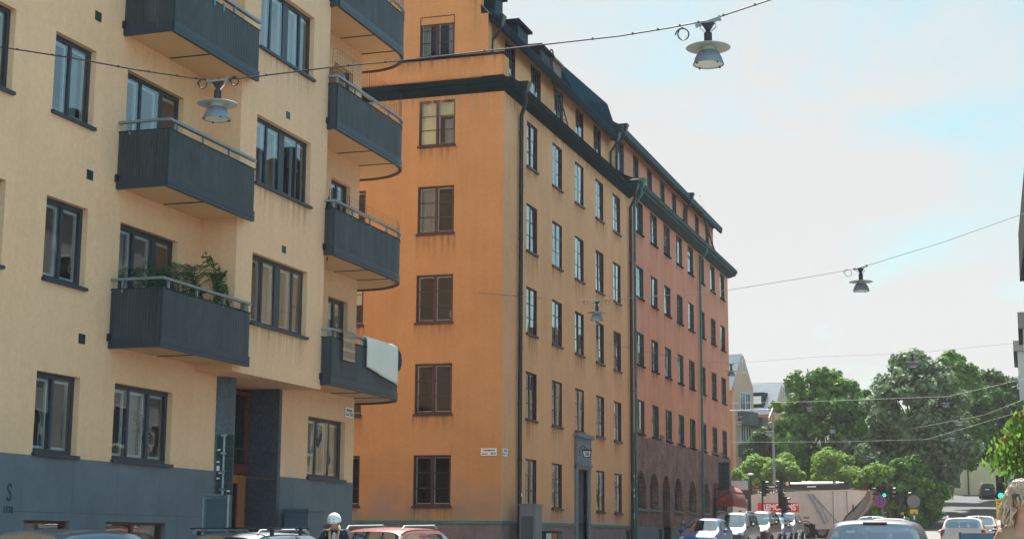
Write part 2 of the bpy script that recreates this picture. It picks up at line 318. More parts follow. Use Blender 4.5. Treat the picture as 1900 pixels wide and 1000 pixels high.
def win_cross(F, par, u0, u1, z0, z1, dep=.10, style=None, glass=None, sill=MARO, fm=MARO, rows=3):
    """maroon two-light casement with three rows of small panes"""
    mb = MB(); n1 = -dep+.015; n0 = -dep-.03; w = .065; uc = (u0+u1)/2
    frame_rect(F, mb, u0, u1, z0, z1, w, n0, n1); F.box(mb, uc-.045, uc+.045, z0+w, z1-w, n0, n1-.004)
    for a, b in ((u0+w,uc-.045),(uc+.045,u1-w)):
        for k in range(1, rows): zz = z0+w+(z1-z0-2*w)*k/rows; F.box(mb, a, b, zz-.014, zz+.014, -dep-.012, -dep+.008)
    frame_rect(F, mb, u0+.002, u1-.002, z0, z1, .028, -dep-.03, -.006)
    wn = mb.build('window', fm, par)
    for a, b in ((u0+w,uc-.045),(uc+.045,u1-w)): pane(F, a, b, z0+w, z1-w, -dep, wn, glass or GLO, .02)
    F.box(s := MB(), u0-.04, u1+.04, z0-.07, z0, -dep-.03, .07); s.build('sill', sill, wn)
    interior(F, u0, u1, z0, z1, n0-.01, wn)
    ins = MB()
    for a, b in ((u0+w,uc-.045),(uc+.045,u1-w)): frame_rect(F, ins, a+.0, b-.0, z0+w, z1-w, .03, n0-.07, n0-.03)
    ins.build('inner_sash', WHFR, wn)
    st = style if style is not None else random.choice('ABCDDDB')
    if st == 'A': curtain(F, u0+w, u0+w+.25, z0+.05, z1-.05, n0-.18, wn, CURT); curtain(F, u1-w-.25, u1-w, z0+.05, z1-.05, n0-.18, wn, CURT)
    if st == 'B': curtain(F, u0+w, u1-w, z0+(z1-z0)*random.uniform(.4,.75), z1-.05, n0-.14, wn, BLIND, .003)
    if st == 'C': curtain(F, u0+w, uc, z0+.05, z1-.05, n0-.18, wn, CURT)
    if st == 'L': curtain(F, u0+w, uc, z0+.05, z1-.05, n0-.10, wn, BLIND, .002); curtain(F, uc, u1-w, z0+(z1-z0)*.66, z1-.05, n0-.10, wn, BLIND, .002); curtain(F, uc+.15, u1-w-.1, z0+.05, z1-.6, n0-.3, wn, CURT)
    return wn
def pipe(par, pts, r=.055, m=BLKP, hopper=False, name='drainpipe'):
    mb = MB(); mb.tube(pts, r, 10)
    zt, zb = pts[-2][2], pts[-1][2]; x, y = pts[-1][0], pts[-1][1]
    z = zt-.6
    while z > zb+.3: mb.lathe([(r,-.03),(r+.014,-.03),(r+.014,.03),(r,.03)], (x,y,z), 10); z -= 1.9
    o = mb.build(name, m, par, smooth=True)
    if hopper:
        h = MB(); p = pts[0]; h.add([(p[0]-.1,p[1]-.1,p[2]-.05),(p[0]+.1,p[1]-.1,p[2]-.05),(p[0]+.1,p[1]+.1,p[2]-.05),(p[0]-.1,p[1]+.1,p[2]-.05),(p[0]-.2,p[1]-.2,p[2]+.32),(p[0]+.2,p[1]-.2,p[2]+.32),(p[0]+.2,p[1]+.2,p[2]+.32),(p[0]-.2,p[1]+.2,p[2]+.32)],
            [(0,3,2,1),(4,5,6,7),(0,1,5,4),(1,2,6,5),(2,3,7,6),(3,0,4,7)]); h.build('rainwater_head', m, o)
    return o
def stainmat(name, col, amt, sx):
    M = bpy.data.materials.new(name); M.use_nodes = True; nt = M.node_tree; p = nt.nodes['Principled BSDF']; p.inputs['Base Color'].default_value = (*col,1); p.inputs['Roughness'].default_value = .95; p.inputs['Specular IOR Level'].default_value = 0
    tcx = N(nt, 'ShaderNodeTexCoord'); sp = N(nt, 'ShaderNodeSeparateXYZ'); L(nt, tcx.outputs['Generated'], sp.inputs[0]); geo = N(nt, 'ShaderNodeNewGeometry')
    mp_ = N(nt, 'ShaderNodeMapping'); mp_.inputs['Scale'].default_value = (sx,sx,.5); L(nt, geo.outputs['Position'], mp_.inputs[0]); no = N(nt, 'ShaderNodeTexNoise'); no.inputs['Scale'].default_value = 1; no.inputs['Detail'].default_value = 4; L(nt, mp_.outputs[0], no.inputs['Vector'])
    a = N(nt, 'ShaderNodeMapRange'); a.inputs[1].default_value = .42; a.inputs[2].default_value = .68; L(nt, no.outputs[0], a.inputs[0]); b = N(nt, 'ShaderNodeMath', operation='POWER'); b.inputs[1].default_value = 1.6; L(nt, sp.outputs[2], b.inputs[0])
    c = N(nt, 'ShaderNodeMath', operation='MULTIPLY'); L(nt, a.outputs[0], c.inputs[0]); L(nt, b.outputs[0], c.inputs[1]); d = N(nt, 'ShaderNodeMath', operation='MULTIPLY'); d.inputs[1].default_value = amt; L(nt, c.outputs[0], d.inputs[0]); L(nt, d.outputs[0], p.inputs['Alpha']); MT[name] = M; return M
STN = stainmat('rain_streak_grime', (.14,.09,.06), .5, 7); STL = stainmat('lime_streak', (.62,.45,.32), .6, 5)
def stain(F, par, u0, u1, z1, h, m=None, n=.004):
    MB().add([F.p(u0,z1-h,n),F.p(u1,z1-h,n),F.p(u1,z1,n),F.p(u0,z1,n)], [(0,1,2,3)]).build('rain_stain', m or STN, par)
# ---------------------------------------------------------------- ground, roads, pavements
def strip(name, x0, x1, ys, dz, m, label=None):
    mb = MB()
    for y in ys: mb.v += [(x0(y) if callable(x0) else x0, y, gz(y)+dz), (x1(y) if callable(x1) else x1, y, gz(y)+dz)]
    for k in range(len(ys)-1): mb.f.append((2*k,2*k+1,2*k+3,2*k+2)); mb.mi.append(0)
    o = mb.build(name, m); o['kind'] = 'structure'; return o
YS = [-80,-20,0,12,24,37,49,60,80,105,118,130,150,175,205,260,400,1500]
strip('ground', -600, 600, YS, 0, mat('earth_ground', (.16,.15,.12), .95, var=.2, vscale=.4))
strip('road', -14.25, -1.3, [-60,0,24,60,105], .004, ASPH)
mb = MB(); a, b = gz(37.6), gz(48.4)
mb.add([(-60,37.6,a+.008),(-13.9,37.6,a+.008),(-13.9,48.4,b+.008),(-60,48.4,b+.008)], [(0,1,2,3)]); mb.build('side_road', ASPH)['kind'] = 'structure'
strip('cross_road', -200, 60, [104.9,105,118], .010, ASPH)
strip('hill_road', lambda y: -8.4-(y-118)*.006, lambda y: -2.2-(y-118)*.004, [118,130,150,175,205,300], .006, mat('asphalt_tree_shade', (.055,.058,.062), .9, var=.3, vscale=1.2, bump=.2))  # tree shade over the hill road is put into this darker asphalt colour
strip('park_grass', -140, lambda y: -8.5-(y-118)*.006, [118.2,130,150,175,205,260], .012, GRASS)
def sidewalk(name, x0, x1, ys):
    mb = MB(); h = .12
    for y in ys:
        z = gz(y); mb.v += [(x0,y,z),(x0,y,z+h),(x1,y,z+h),(x1,y,z)]
    for k in range(len(ys)-1):
        for j in range(3): mb.f.append((4*k+j,4*k+j+1,4*k+5+j,4*k+4+j)); mb.mi.append(0)
    n = len(ys)-1; mb.f += [(0,1,2,3),(4*n,4*n+3,4*n+2,4*n+1)]; mb.mi += [0,0]; o = mb.build(name, PAVE); o['kind'] = 'structure'
    e = MB()
    return o
sidewalk('pavement', -16.28, -13.95, [-20,24,37.4]); sidewalk('pavement', -16.28, -13.95, [48.6,60]); sidewalk('pavement', -16.28, -14.3, [60.01,80,104]); sidewalk('pavement', -1.25, 12, [-20,24,60,80,104]); sidewalk('pavement', -2.1, 12, [118.3,150,205])
for x in (-13.95, -14.3, -1.3):
    for ys in (([60.01,80,104],) if x == -14.3 else ([-20,24,37.4],[48.6,60]) if x < -5 else ([-20,24,60,80,104],)):
        mb = MB()
        for y in ys: z = gz(y); mb.v += [(x,y,z),(x,y,z+.135),(x+.045+.0,y,z+.135),(x+.045,y,z)]
        for k in range(len(ys)-1):
            for j in range(3): mb.f.append((4*k+j,4*k+j+1,4*k+5+j,4*k+4+j)); mb.mi.append(0)
        mb.build('kerb', CURB)['kind'] = 'structure'
mb = MB()
for k in range(13):
    y0 = 1+k*8; mb.add([(-6.9,y0,gz(y0)+.009),(-6.78,y0,gz(y0)+.009),(-6.78,y0+3,gz(y0+3)+.009),(-6.9,y0+3,gz(y0+3)+.009)], [(0,1,2,3)])
for k in range(8):
    x0 = -13+k*1.45; mb.add([(x0,101,gz(101)+.009),(x0+.7,101,gz(101)+.009),(x0+.7,103.6,gz(103.6)+.009),(x0,103.6,gz(103.6)+.009)], [(0,1,2,3)])
mb.build('road_markings', MARK)['kind'] = 'structure'
# ---------------------------------------------------------------- yellow house
P1, XB = -16.3, -15.44
Y = thingw('apartment_house', 'yellow rendered apartment house with slate grey base and dark balconies, on the left', 'building', (P1, 29, 0))
F1 = Fr((P1,0,0), (0,1,0), (1,0,0)); FB = Fr((XB,0,0), (0,1,0), (1,0,0)); FD = Fr((-17.1,0,0), (0,1,0), (1,0,0))
TOP = 19.6; lev = [6.09, 9.13, 12.17, 15.21]
ops = []; lw = []                                     # upper openings on the main plane
for z in lev:
    ops += [(23.29,24.6,z,z+1.48)]; lw.append((23.29,24.6,z,z+1.48,'2'))
    ops += [(20.75,22.1,z,z+1.48)]; lw.append((20.75,22.1,z,z+1.48,'2')); ops += [(17.2,18.9,z,z+1.48)]; lw.append((17.2,18.9,z,z+1.48,'2'))
    ops += [(25.7,27.86,z-.72,z+1.46)]; lw.append((25.7,27.86,z-.72,z+1.46,'3'))
    ops += [(35.24,36.44,z-.72,z+1.44)]; lw.append((35.24,36.44,z-.72,z+1.44,'2d'))
g0 = [(20.75,22.1,3.02,4.44),(23.29,24.62,3.02,4.44),(25.78,27.92,3.02,4.46),(34.28,36.44,3.02,4.47),(17.2,18.9,3.02,4.44)]
mb = MB(); F1.wall(mb, 8, 37, 2.97, TOP, [o for o in ops+g0 if True]+[(30.2,32.65,2.9,4.97)], .14)
# house ends, back, roof slab, bay side walls and bottom
mb.add([(P1,37,0),(P1,37,TOP),(-28,37,TOP),(-28,37,0)], [(0,1,2,3)]); mb.add([(P1,8,0),(P1,8,TOP),(-28,8,TOP),(-28,8,0)], [(0,1,2,3)]); mb.add([(-28,8,0),(-28,37,0),(-28,37,TOP),(-28,8,TOP)], [(0,1,2,3)])
mb.build('wall', YEL, Y)
bops = [(29.5,32.22,z,z+1.5) for z in lev]
mb = MB(); FB.wall(mb, 28.77, 33.1, 4.97, TOP, bops, .14)
for y in (28.77, 33.1): mb.add([(P1,y,4.97),(XB,y,4.97),(XB,y,TOP),(P1,y,TOP)], [(0,1,2,3)])
mb.build('bay_wall', YEL, Y)
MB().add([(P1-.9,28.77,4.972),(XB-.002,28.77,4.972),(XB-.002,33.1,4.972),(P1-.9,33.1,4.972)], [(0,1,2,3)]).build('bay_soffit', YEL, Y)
mb = MB(); bw = [(23.14,24.5,1.25,1.86),(25.68,27.83,1.1,1.86),(34.2,36.35,1.1,1.9)]
F1.wall(mb, 8, 37, -.3, 2.97, bw+[(30.2,32.65,-1,3.5)], .14, n=.012)
mb.build('base_wall', SLATEB, Y)
# entrance recess
mb = MB(); mb.add([(P1+.03,32.635,-.1),(P1+.03,32.635,4.97),(-17.4,32.635,4.97),(-17.4,32.635,-.1)], [(0,1,2,3)]); F1.box(mb, 32.637, 32.78, -.1, 4.965, .002, .04)
mb.build('entrance_side_slab', DGRAN, Y)
mb = MB(); mb.add([(P1,29.9,-.1),(P1,29.9,4.97),(-17.4,29.9,4.97),(-17.4,29.9,-.1)], [(0,1,2,3)]); mb.add([(-17.4,29.9,-.1),(-17.4,29.9,4.97),(-17.4,32.65,4.97),(-17.4,32.65,-.1)], [(0,1,2,3)]); mb.build('entrance_wall', YEL, Y)
mb = MB(); mb.lathe([(.36,-.1),(.36,2.55),(.352,2.56),(.352,2.58),(.36,2.59),(.36,4.975)], (-16.42,30.06,0), 40); mb.build('entrance_pillar', mat('blue_grey_stone', (.065,.082,.105), .5, var=.35, vscale=14), Y, smooth=True)
mb = MB(); frame_rect(FD, mb, 30.3, 32.63, 3.15, 4.9, .09, 0, .08); FD.box(mb, 30.3, 32.63, 3.02, 3.17, 0, .11)
dr = mb.build('door', WOODR, Y)
mb = MB(); FD.box(mb, 30.3, 30.9, .2, 3.0, 0, .06); FD.box(mb, 31.75, 31.98, .2, 2.99, 0, .06); FD.box(mb, 31.98, 32.28, 2.8, 2.99, 0, .05); FD.box(mb, 32.28, 32.6, .2, 2.99, 0, .06); mb.build('door_leaf', WOODO, dr)
pane(FD, 30.4, 32.55, 3.2, 4.85, .03, dr, GLY); pane(FD, 31.98, 32.28, .2, 2.8, .03, dr, GLY)
MB().add([FD.p(30.3,3.17,-.3),FD.p(32.6,3.17,-.3),FD.p(32.6,4.9,-.3),FD.p(30.3,4.9,-.3)], [(0,1,2,3)]).build('transom_panel', mat('green_grey_panel', (.18,.22,.19), .7), dr)
win_modern(F1, Y, *ops[0][:4], [(1,.07),(1,0)]).name = 'window'
for (u0,u1,z0,z1,k) in lw[1:]:
    win_modern(F1, Y, u0, u1, z0, z1, {'2':[(1,.07),(1,0)], '3':[(1,.07),(1.2,.16),(1.1,0)], '2d':[(1,.10),(1,0)]}[k])
STY = stainmat('faint_rain_streak', (.30,.22,.13), .4, 7)
for o in bops: stain(FB, Y, o[0]-.05, o[1]+.08, o[2]-.06, .8, STY)
for o in g0: win_modern(F1, Y, *o, [(1,.07),(1,0)] if o[1]-o[0] < 1.8 else [(1,.07),(1.15,.09),(1.1,0)])
for o in bops: win_modern(FB, Y, *o, [(1,.07),(1.15,.26),(1,.07),(1,0)])
for o in bw: 
    mb = MB(); frame_rect(F1, mb, *o, .05, -.14, -.08)
    if o[1]-o[0] > 1.5: F1.box(mb, (o[0]+o[1])/2-.05, (o[0]+o[1])/2+.05, o[2]+.05, o[3]-.05, -.14, -.08)
    w = mb.build('basement_window', WOODR, Y); pane(F1, o[0]+.05, o[1]-.05, o[2]+.05, o[3]-.05, -.11, w, GLY); interior(F1, *o, -.15, w, .5)
    if o[1]-o[0] > 1.5: curtain(F1, o[0]+.1, o[1]-.1, o[2], o[3]-.12, -.3, w, mat('grey_green_curtain', (.30,.33,.26), .9))
    else: F1.box(q := MB(), 23.2, 23.55, 1.66, 1.69, -.40, -.35); q.build('light_tube', mat('lit_tube', (1,1,1), .5, emit=((1,.85,.55), 3.5)), w)
for y, z in ((24.58,11.3),(24.58,8.22),(24.6,5.15),(19.4,8.2)):
    q = MB(); F1.box(q, y-.1, y+.1, z-.09, z+.09, -.02, .012)
    for k in range(4): F1.box(q, y-.09, y+.09, z-.075+k*.045, z-.055+k*.045, .012, .02)
    q.build('wall_vent', DKFR, Y)
for z in (10.98, 7.9, 14.0):
    q = MB(); FB.box(q, 30.88, 31.06, z-.08, z+.08, -.02, .012); q.build('wall_vent', DKFR, Y)
q = MB(); q.prism([(P1+.35,TOP),(P1+.35,TOP+.15),(-22,TOP+3.2),(-28.4,TOP+.15),(-28.4,TOP)], 7.8, 37.2, ax=1); q.box((P1,28.6,TOP-.001),(XB+.3,33.3,TOP+.12)); q.build('roof', TEAL, Y)
# faint emblem on the base: tall S over a small line of letters
text_mesh('S', .42, mat('dark_stencil', (.03,.045,.065), .8), Y, frameM((P1+.016, 22.69, 2.3), (0,1,0), (0,0,1), (1,0,0)), 'emblem', .002, .75, .006)
text_mesh('1938', .16, MT['dark_stencil'], Y, frameM((P1+.016, 22.68, 2.02), (0,1,0), (0,0,1), (1,0,0)), 'emblem', .002, .9, .003)
# rectangular balconies
def ribs(path, z0, z1, per, amp, mb):
    """corrugated sheet standing along a polyline path of (x,y); outward side is to the right of travel"""
    pts = []; n = len(path)
    for i in range(n-1):
        a, b = Vector(path[i]), Vector(path[i+1]); L_ = (b-a).length; d = (b-a)/L_; nn = Vector((d.y,-d.x)); K = max(1, round(L_/per))
        for k in range(K):
            for t, h in ((0,0),(.12,0),(.22,1),(.62,1),(.72,0)): pts.append(a+d*(k+t)*L_/K+nn*amp*h)
    pts.append(Vector(path[-1])); b0 = len(mb.v)
    for p in pts: mb.v += [(p.x,p.y,z0),(p.x,p.y,z1)]
    for k in range(len(pts)-1): mb.f.append((b0+2*k,b0+2*k+2,b0+2*k+3,b0+2*k+1)); mb.mi.append(0)
XF = -15.22
def offs(path, d):
    o = []
    for i, p in enumerate(path):
        a = Vector(path[max(i-1,0)]); b = Vector(path[min(i+1,len(path)-1)]); t = (b-a).normalized(); o.append((p[0]-t.y*d*-1*-1*-1 if False else p[0]+t.y*d, p[1]-t.x*d))
    return o
def balcony(path, zb, name, seams, netting=0, inner=None, rail_from=0):
    """path from house wall round to house wall; underside at zb"""
    poly = path if inner is None else path+inner
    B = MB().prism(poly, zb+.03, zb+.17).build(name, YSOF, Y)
    e = MB(); P = [Vector(p) for p in path]
    rim = offs(path, .03); rin = offs(path, -.05); b0 = 0
    for z0, z1 in ((zb-.015, zb+.20),):
        for k in range(len(path)): e.v += [(*rim[k],z0),(*rim[k],z1),(*rin[k],z1),(*rin[k],z0)]
        for k in range(len(path)-1):
            for j in range(4): e.f.append((4*k+j,4*k+4+j,4*k+4+(j+1)%4,4*k+(j+1)%4)); e.mi.append(0)
    e.build('edge_beam', DKFR, B)
    s_ = MB(); ribs(path, zb+.06, zb+1.10, .072, .016, s_); s_.build('panel', SLATE, B)
    t = MB(); tt = offs(path, .022); t.tube([(x,y,zb+.055) for x,y in tt], .011, 5); t.tube([(x,y,zb+1.11) for x,y in tt], .014, 5)
    for i in range(1, len(path)-1):
        a = (P[i]-P[i-1]).normalized(); b = (P[i+1]-P[i]).normalized()
        if a.dot(b) < .5: t.tube([(tt[i][0],tt[i][1],zb),(tt[i][0],tt[i][1],zb+1.12)], .013, 6)
    t.build('trim', TEALB, B)
    MB().box((path[0][0]+.0,path[0][1]-.09,zb+.12),(path[0][0]+.05,path[0][1]-.01,zb+.26)).build('wall_bracket', BLKP, B)
    r = MB(); w = .045; zr = zb+1.27
    for k in range(len(path)): 
        (x,y),(x2,y2) = offs(path,w)[k], offs(path,-w)[k]; r.v += [(x,y,zr),(x,y,zr+.05),(x2,y2,zr+.05),(x2,y2,zr)]
    for k in range(len(path)-1):
        for j in range(4): r.f.append((4*k+j,4*k+4+j,4*k+4+(j+1)%4,4*k+(j+1)%4)); r.mi.append(0)
    n = len(path)-1; r.f += [(0,1,2,3),(4*n,4*n+3,4*n+2,4*n+1)]; r.mi += [0,0]; r.build('handrail', GALV, B)
    cum = 0; ln = [0]
    for k in range(1,len(P)): ln.append(ln[-1]+(P[k]-P[k-1]).length)
    s_ = .25
    while s_ < ln[-1]-.1:
        k = max(i for i in range(len(ln)) if ln[i] <= s_); k = min(k, len(P)-2); q = P[k]+(P[k+1]-P[k]).normalized()*(s_-ln[k])
        m_ = MB().box((q.x-.028,q.y-.022,zb+1.05),(q.x+.012,q.y+.022,zb+1.27)); m_.build('post', GALV, B); s_ += 1.08
    for (x0,y0,x1,y1) in seams:
        d = (Vector((x1,y1))-Vector((x0,y0))).normalized(); nx, ny = -d.y*.02, d.x*.02
        MB().prism([(x0-nx,y0-ny),(x1-nx,y1-ny),(x1+nx,y1+ny),(x0+nx,y0+ny)], zb+.015, zb+.034).build('seam', DKFR, B)
    if netting:
        g = MB(); h = netting; s_ = .1; pts = []
        while s_ < ln[-1]-.1:
            k = max(i for i in range(len(ln)) if ln[i] <= s_); k = min(k,len(P)-2); q = P[k]+(P[k+1]-P[k]).normalized()*(s_-ln[k]); pts.append(q); s_ += .13
        for i, q in enumerate(pts): g.tube([(q.x,q.y,zr+.04),(q.x,q.y,zr+h)], .006 if i%8 == 0 else .0022, 4, False)
        z = zr+.1
        while z <= zr+h+.001: g.tube([(q.x,q.y,z) for q in pts], .0022, 4, False); z += .1
        g.build('netting', BLKP, B)
    return B
for zb in (2.04+3.05+.0, 8.16, 11.22, 14.28):
    balcony([(P1,25.5),(XF,25.5),(XF,29.05)], zb, 'balcony', [(P1+.06,27.15,XF-.06,27.15)], inner=[(XB+.004,29.05),(XB+.004,28.768),(P1,28.768)])
arc = [(-16.6+1.38*math.cos(t), 36.9+1.45*math.sin(t)) for t in [math.pi/2*k/12 for k in range(13)]]
for zb, net in ((5.09,0),(8.15,.32),(11.2,.72),(14.25,.6)):
    balcony([(XB,33.07),(XF,33.07)]+arc+[(-17.6,38.35),(-17.6,37.0)], zb, 'balcony', [(P1+.05,35.45,XF-.06,35.45),(P1+.05,36.85,XF-.08,36.85)], netting=net, inner=[(P1,37.004),(P1,33.07)])
# ---------------------------------------------------------------- orange house
O = thingw('apartment_house', 'orange rendered corner house with maroon windows and dark teal cornice, behind the yellow house', 'building', (P1, 58, .8))
FO = F1; FS = Fr((0,49,0), (1,0,0), (0,-1,0))
cols = [(51.63,52.93),(54.82,56.15),(57.95,59.25),(61.08,62.38),(63.98,65.28)]
rz = [(2.68,4.32),(5.68,7.34),(8.68,10.34),(11.62,13.32),(14.67,16.32)]
wo = [(a,b,z0,z1) for i,(z0,z1) in enumerate(rz) for j,(a,b) in enumerate(cols) if not (i == 0 and j == 2) ]
DOOR = (58.2,59.65,.5,4.25)
mb = MB(); FO.wall(mb, 49, 67.0, 2.12, 16.9, wo+[DOOR], .15); uo = [(a+.0,b-.04,17.75,19.42) for a,b in cols]
FU = Fr((-17.15,0,0), (0,1,0), (1,0,0)); FU.wall(mb, 49, 67.0, 16.9, 19.68, uo, .14); mb.build('street_wall', ORF, O); mb = MB()
so = [(a,b,z0,z1) for (z0,z1) in ((2.65,4.32),(5.70,7.38),(8.78,10.41),(11.84,13.49),(14.92,16.53)) for (a,b) in ((-19.39,-18.06),(-22.68,-21.34),(-25.9,-24.6))]
FS.wall(mb, -30, P1, 2.12, 16.9, so, .13)
us = [(a,b,18.11,19.58) for (a,b) in ((-19.41,-18.12),(-22.68,-21.34))]
FS.wall(mb, -30, -17.15, 17.2, 22.5, us, .13, n=-.01)
FS.box(mb, -17.17, -16.88, 17.4, 19.5, -.35, .01)                                   # corner pilaster
mb.box((-29.9,49.02,19.3),(-17.17,49.32,22.49)); mb.add([(-30,49,0),(-30,67,0),(-30,67,21),(-30,49,21)], [(0,1,2,3)]); mb.add([(P1,67,0),(P1,67,16.9),(-30,67,16.9),(-30,67,0)], [(0,1,2,3)])
mb.build('wall', ORA, O)
mb = MB(); FS.box(mb, -30, -16.32, 17.25, 17.98, -.55, .02); FO.box(mb, 49.03, 49.6, 17.25, 17.979, -.9, -.01); mb.build('parapet', ORA, O)
mb = MB(); FS.box(mb, -30, -16.27, 17.98, 18.05, -.6, .09); mb.box((-16.6,49.5,17.981),(-16.24,49.72,18.051)); mb.build('parapet_cap', TEAL, O)
mb = MB(); FS.wall(mb, -30, P1+.02, 0, 2.06, [], n=.02); FO.wall(mb, 48.98, 67, 0, 2.06, [(58.0,59.85,-1,2.2)], .3, n=.02); mb.build('base_wall', GRAN, O)
mb = MB(); FS.box(mb, -30, P1+.05, 2.06, 2.17, -.02, .05); FO.box(mb, 49, 57.82, 2.06, 2.17, -.02, .05); FO.box(mb, 60.0, 67, 2.06, 2.17, -.02, .05); mb.build('base_ledge', VERD, O)
def cornice(prof, xw, yw, ye, x_end, m, par, name='cornice'):
    mb = MB(); K = len(prof)
    for n, z in prof: mb.v += [(x_end, yw-n, z), (xw+n, yw-n, z), (xw+n, ye, z)]
    for i in range(K):
        j = (i+1)%K
        for c in (0,1): mb.f.append((3*i+c,3*j+c,3*j+c+1,3*i+c+1)); mb.mi.append(0)
    mb.f += [tuple(3*i for i in range(K)), tuple(3*i+2 for i in reversed(range(K)))]; mb.mi += [0,0]
    return mb.build(name, m, par)
cornice([(0,16.66),(.08,16.68),(.18,16.75),(.28,16.80),(.30,16.90),(.36,16.92),(.38,17.04),(.34,17.05),(.32,16.98),(0,17.22)], P1, 49, 66.9, -30, TEAL, O)
MB().add([(P1+.3,49.6,17.18),(P1+.3,66.9,17.18),(-17.15,66.9,17.66),(-17.15,49.6,17.66)], [(0,1,2,3)]).build('apron_roof', TEAL, O)
mb = MB(); mb.prism([(-17.16,19.62),(-16.9,19.32),(-16.74,19.14),(-16.67,19.2),(-16.64,19.45),(-16.70,19.45),(-16.78,19.4),(-17.16,19.85)], 49.0, 67.0, ax=1); mb.build('eaves_gutter', TEAL, O)
mb = MB()
for k in range(60): y = 49.1+k*.3; mb.box((-16.82,y,19.42),(-16.78,y+.02,19.62))
mb.tube([(-16.8,49,19.62),(-16.8,67,19.62)], .018, 5); mb.tube([(-16.8,49,19.53),(-16.8,67,19.53)], .012, 5); mb.build('snow_guard', TEALB, O)
mb = MB(); mb.add([(-16.75,49,19.42),(-16.75,61.2,19.42),(-20.5,61.2,22.4),(-20.5,49,22.4)], [(0,1,2,3)]); mb.add([(-20.5,49,22.4),(-20.5,61.2,22.4),(-30,61.2,20),(-30,49,20)], [(0,1,2,3)])
mb.add([(-16.75,60,19.43),(-16.75,67,19.43),(-17.3,67,21.15),(-17.85,60.6,21.4),(-28,60.6,22.3),(-28,67,22.3)], [(0,1,2,3),(3,2,5,4),(0,3,4)]); mb.add([(-16.75,67,19.43),(-17.3,67,21.15),(-28,67,22.3),(-28,67,19)], [(0,1,2,3)])
rf = mb.build('roof', mat('mansard_sheet', (.004,.022,.034), .8, spec=0, var=.35, vscale=1.5), O)
for y, w, h in ((51.4,1.1,1.35),(54.3,1.5,1.0),(57.3,1.5,.95)):
    d = MB(); d.box((-18.6,y-w/2,19.7),(-17.35,y+w/2,19.95+h*.75)); d.box((-18.7,y-w/2-.12,19.95+h*.75),(-17.2,y+w/2+.12,20.05+h*.75)); dd = d.build('dormer', TEAL, rf)
    MB().box((-17.34,y-w/2+.15,20.1),(-17.32,y+w/2-.15,19.9+h*.7)).build('dormer_window', TEALB, dd)
mb = MB().box((-18.3,58.6,19.9),(-17.4,59.8,20.75)); mb.box((-18.4,58.5,20.75),(-17.3,59.9,20.85)); mb.build('chimney', brickmat('chimney_brick', (.16,.07,.05), (.12,.06,.05), (.2,.15,.13)), rf)
for y, z in ((53.0,20.15),(58.3,20.2),(63.0,20.6)): MB().box((-17.6,y-.5,z),(-17.56,y+.5,z+.05)).build('roof_rail', GALV, rf)
for a,b,z0,z1 in wo: win_cross(FO, O, a, b, z0, z1, .07)
for a,b,z0,z1 in uo: win_cross(FU, O, a, b, z0, z1, .07)
sty = iter('DLLDLLDLLDDDLDDLLL')
for i,(a,b,z0,z1) in enumerate(so): win_cross(FS, O, a, b, z0, z1, .05, style={0:'D',1:'D',3:'D',4:'C',6:'D',7:'B',9:'C',10:'C',12:'L',13:'B'}.get(i,'A'))
for a,b,z0,z1 in us: win_cross(FS, O, a, b, z0, z1, .05, style='A')
for a,b,z0,z1 in wo: stain(FO, O, a-.08, b+.08, z0-.07, random.uniform(.6,1.2))
for a,b,z0,z1 in so: stain(FS, O, a-.08, b+.08, z0-.07, random.uniform(.6,1.1))
stain(FS, O, -22, -16.6, 16.7, 1.1, STL); stain(FO, O, 49.1, 66, 16.66, .8); stain(FS, O, -17.6, -17.2, 21, 3.0, n=-.006); stain(FS, O, -22, -16.3, 17.97, .6, n=.024)
# stone portal, door and number lamp
mb = MB(); FO.box(mb, 57.85, 58.2, 1.0, 4.4, -.0, .07); FO.box(mb, 59.65, 60.0, 1.0, 4.4, 0, .07); FO.box(mb, 57.85, 60.0, 4.25, 5.45, 0, .09); FO.box(mb, 57.85, 60.0, 4.38, 4.46, .09, .16); FO.box(mb, 57.75, 60.1, 5.45, 5.6, 0, .2)
FO.box(mb, 58.0, 58.2, 1.0, 4.25, -.45, 0); FO.box(mb, 59.65, 59.85, 1.0, 4.25, -.45, 0)
pt = mb.build('portal', STONE, O)
mb = MB(); FO.box(mb, 58.2, 59.65, .9, 4.25, -.42, -.36); FO.box(mb, 58.3, 58.85, 1.1, 3.4, -.36, -.33); FO.box(mb, 59.0, 59.55, 1.1, 3.4, -.36, -.33); FO.box(mb, 58.2, 59.65, 3.6, 3.7, -.36, -.3); mb.build('door', WOODR, O)
lp = MB(); pz = Vector((P1+.72, 58.55, 4.62)); d1 = Vector((.96,-.28,0)).normalized(); nrm = Vector((-.28,-.96,0)).normalized()*1
nl = thing('number_lamp', 'green iron number lamp reading 58 above the stone doorway', 'lamp', (P1+.55, 58.7, 4.62))
lp = MB(); lp.prism([(-.19,-.2),(.19,-.2),(.28,.2),(-.28,.2)], -.07, .07, ax=1); lp.box((-.3,-.09,.2),(.3,.09,.25)); lp.build('lamp_case', TEALB, nl)
MB().prism([(-.15,-.16),(.15,-.16),(.22,.15),(-.22,.15)], -.078, -.0705, ax=1).build('number_plate', WHT, nl)
text_mesh('58', .30, BLK, nl, frameM((0,-.081,-.01), (1,0,0), (0,0,1), (0,-1,0)), 'number', .003, .9, .008)
q = MB(); q.tube([(-.45,0,-.1),(-.42,0,.2)]+[(-.20+.22*math.cos(t),0,.22+.22*math.sin(t)) for t in [math.pi*(1-k/8) for k in range(9)]], .018, 6); q.build('bracket', TEALB, nl)
nl.rotation_euler = (0, 0, R(12)); nl.scale = (.66,)*3; nl.location = (-15.86, 58.05, 4.80)
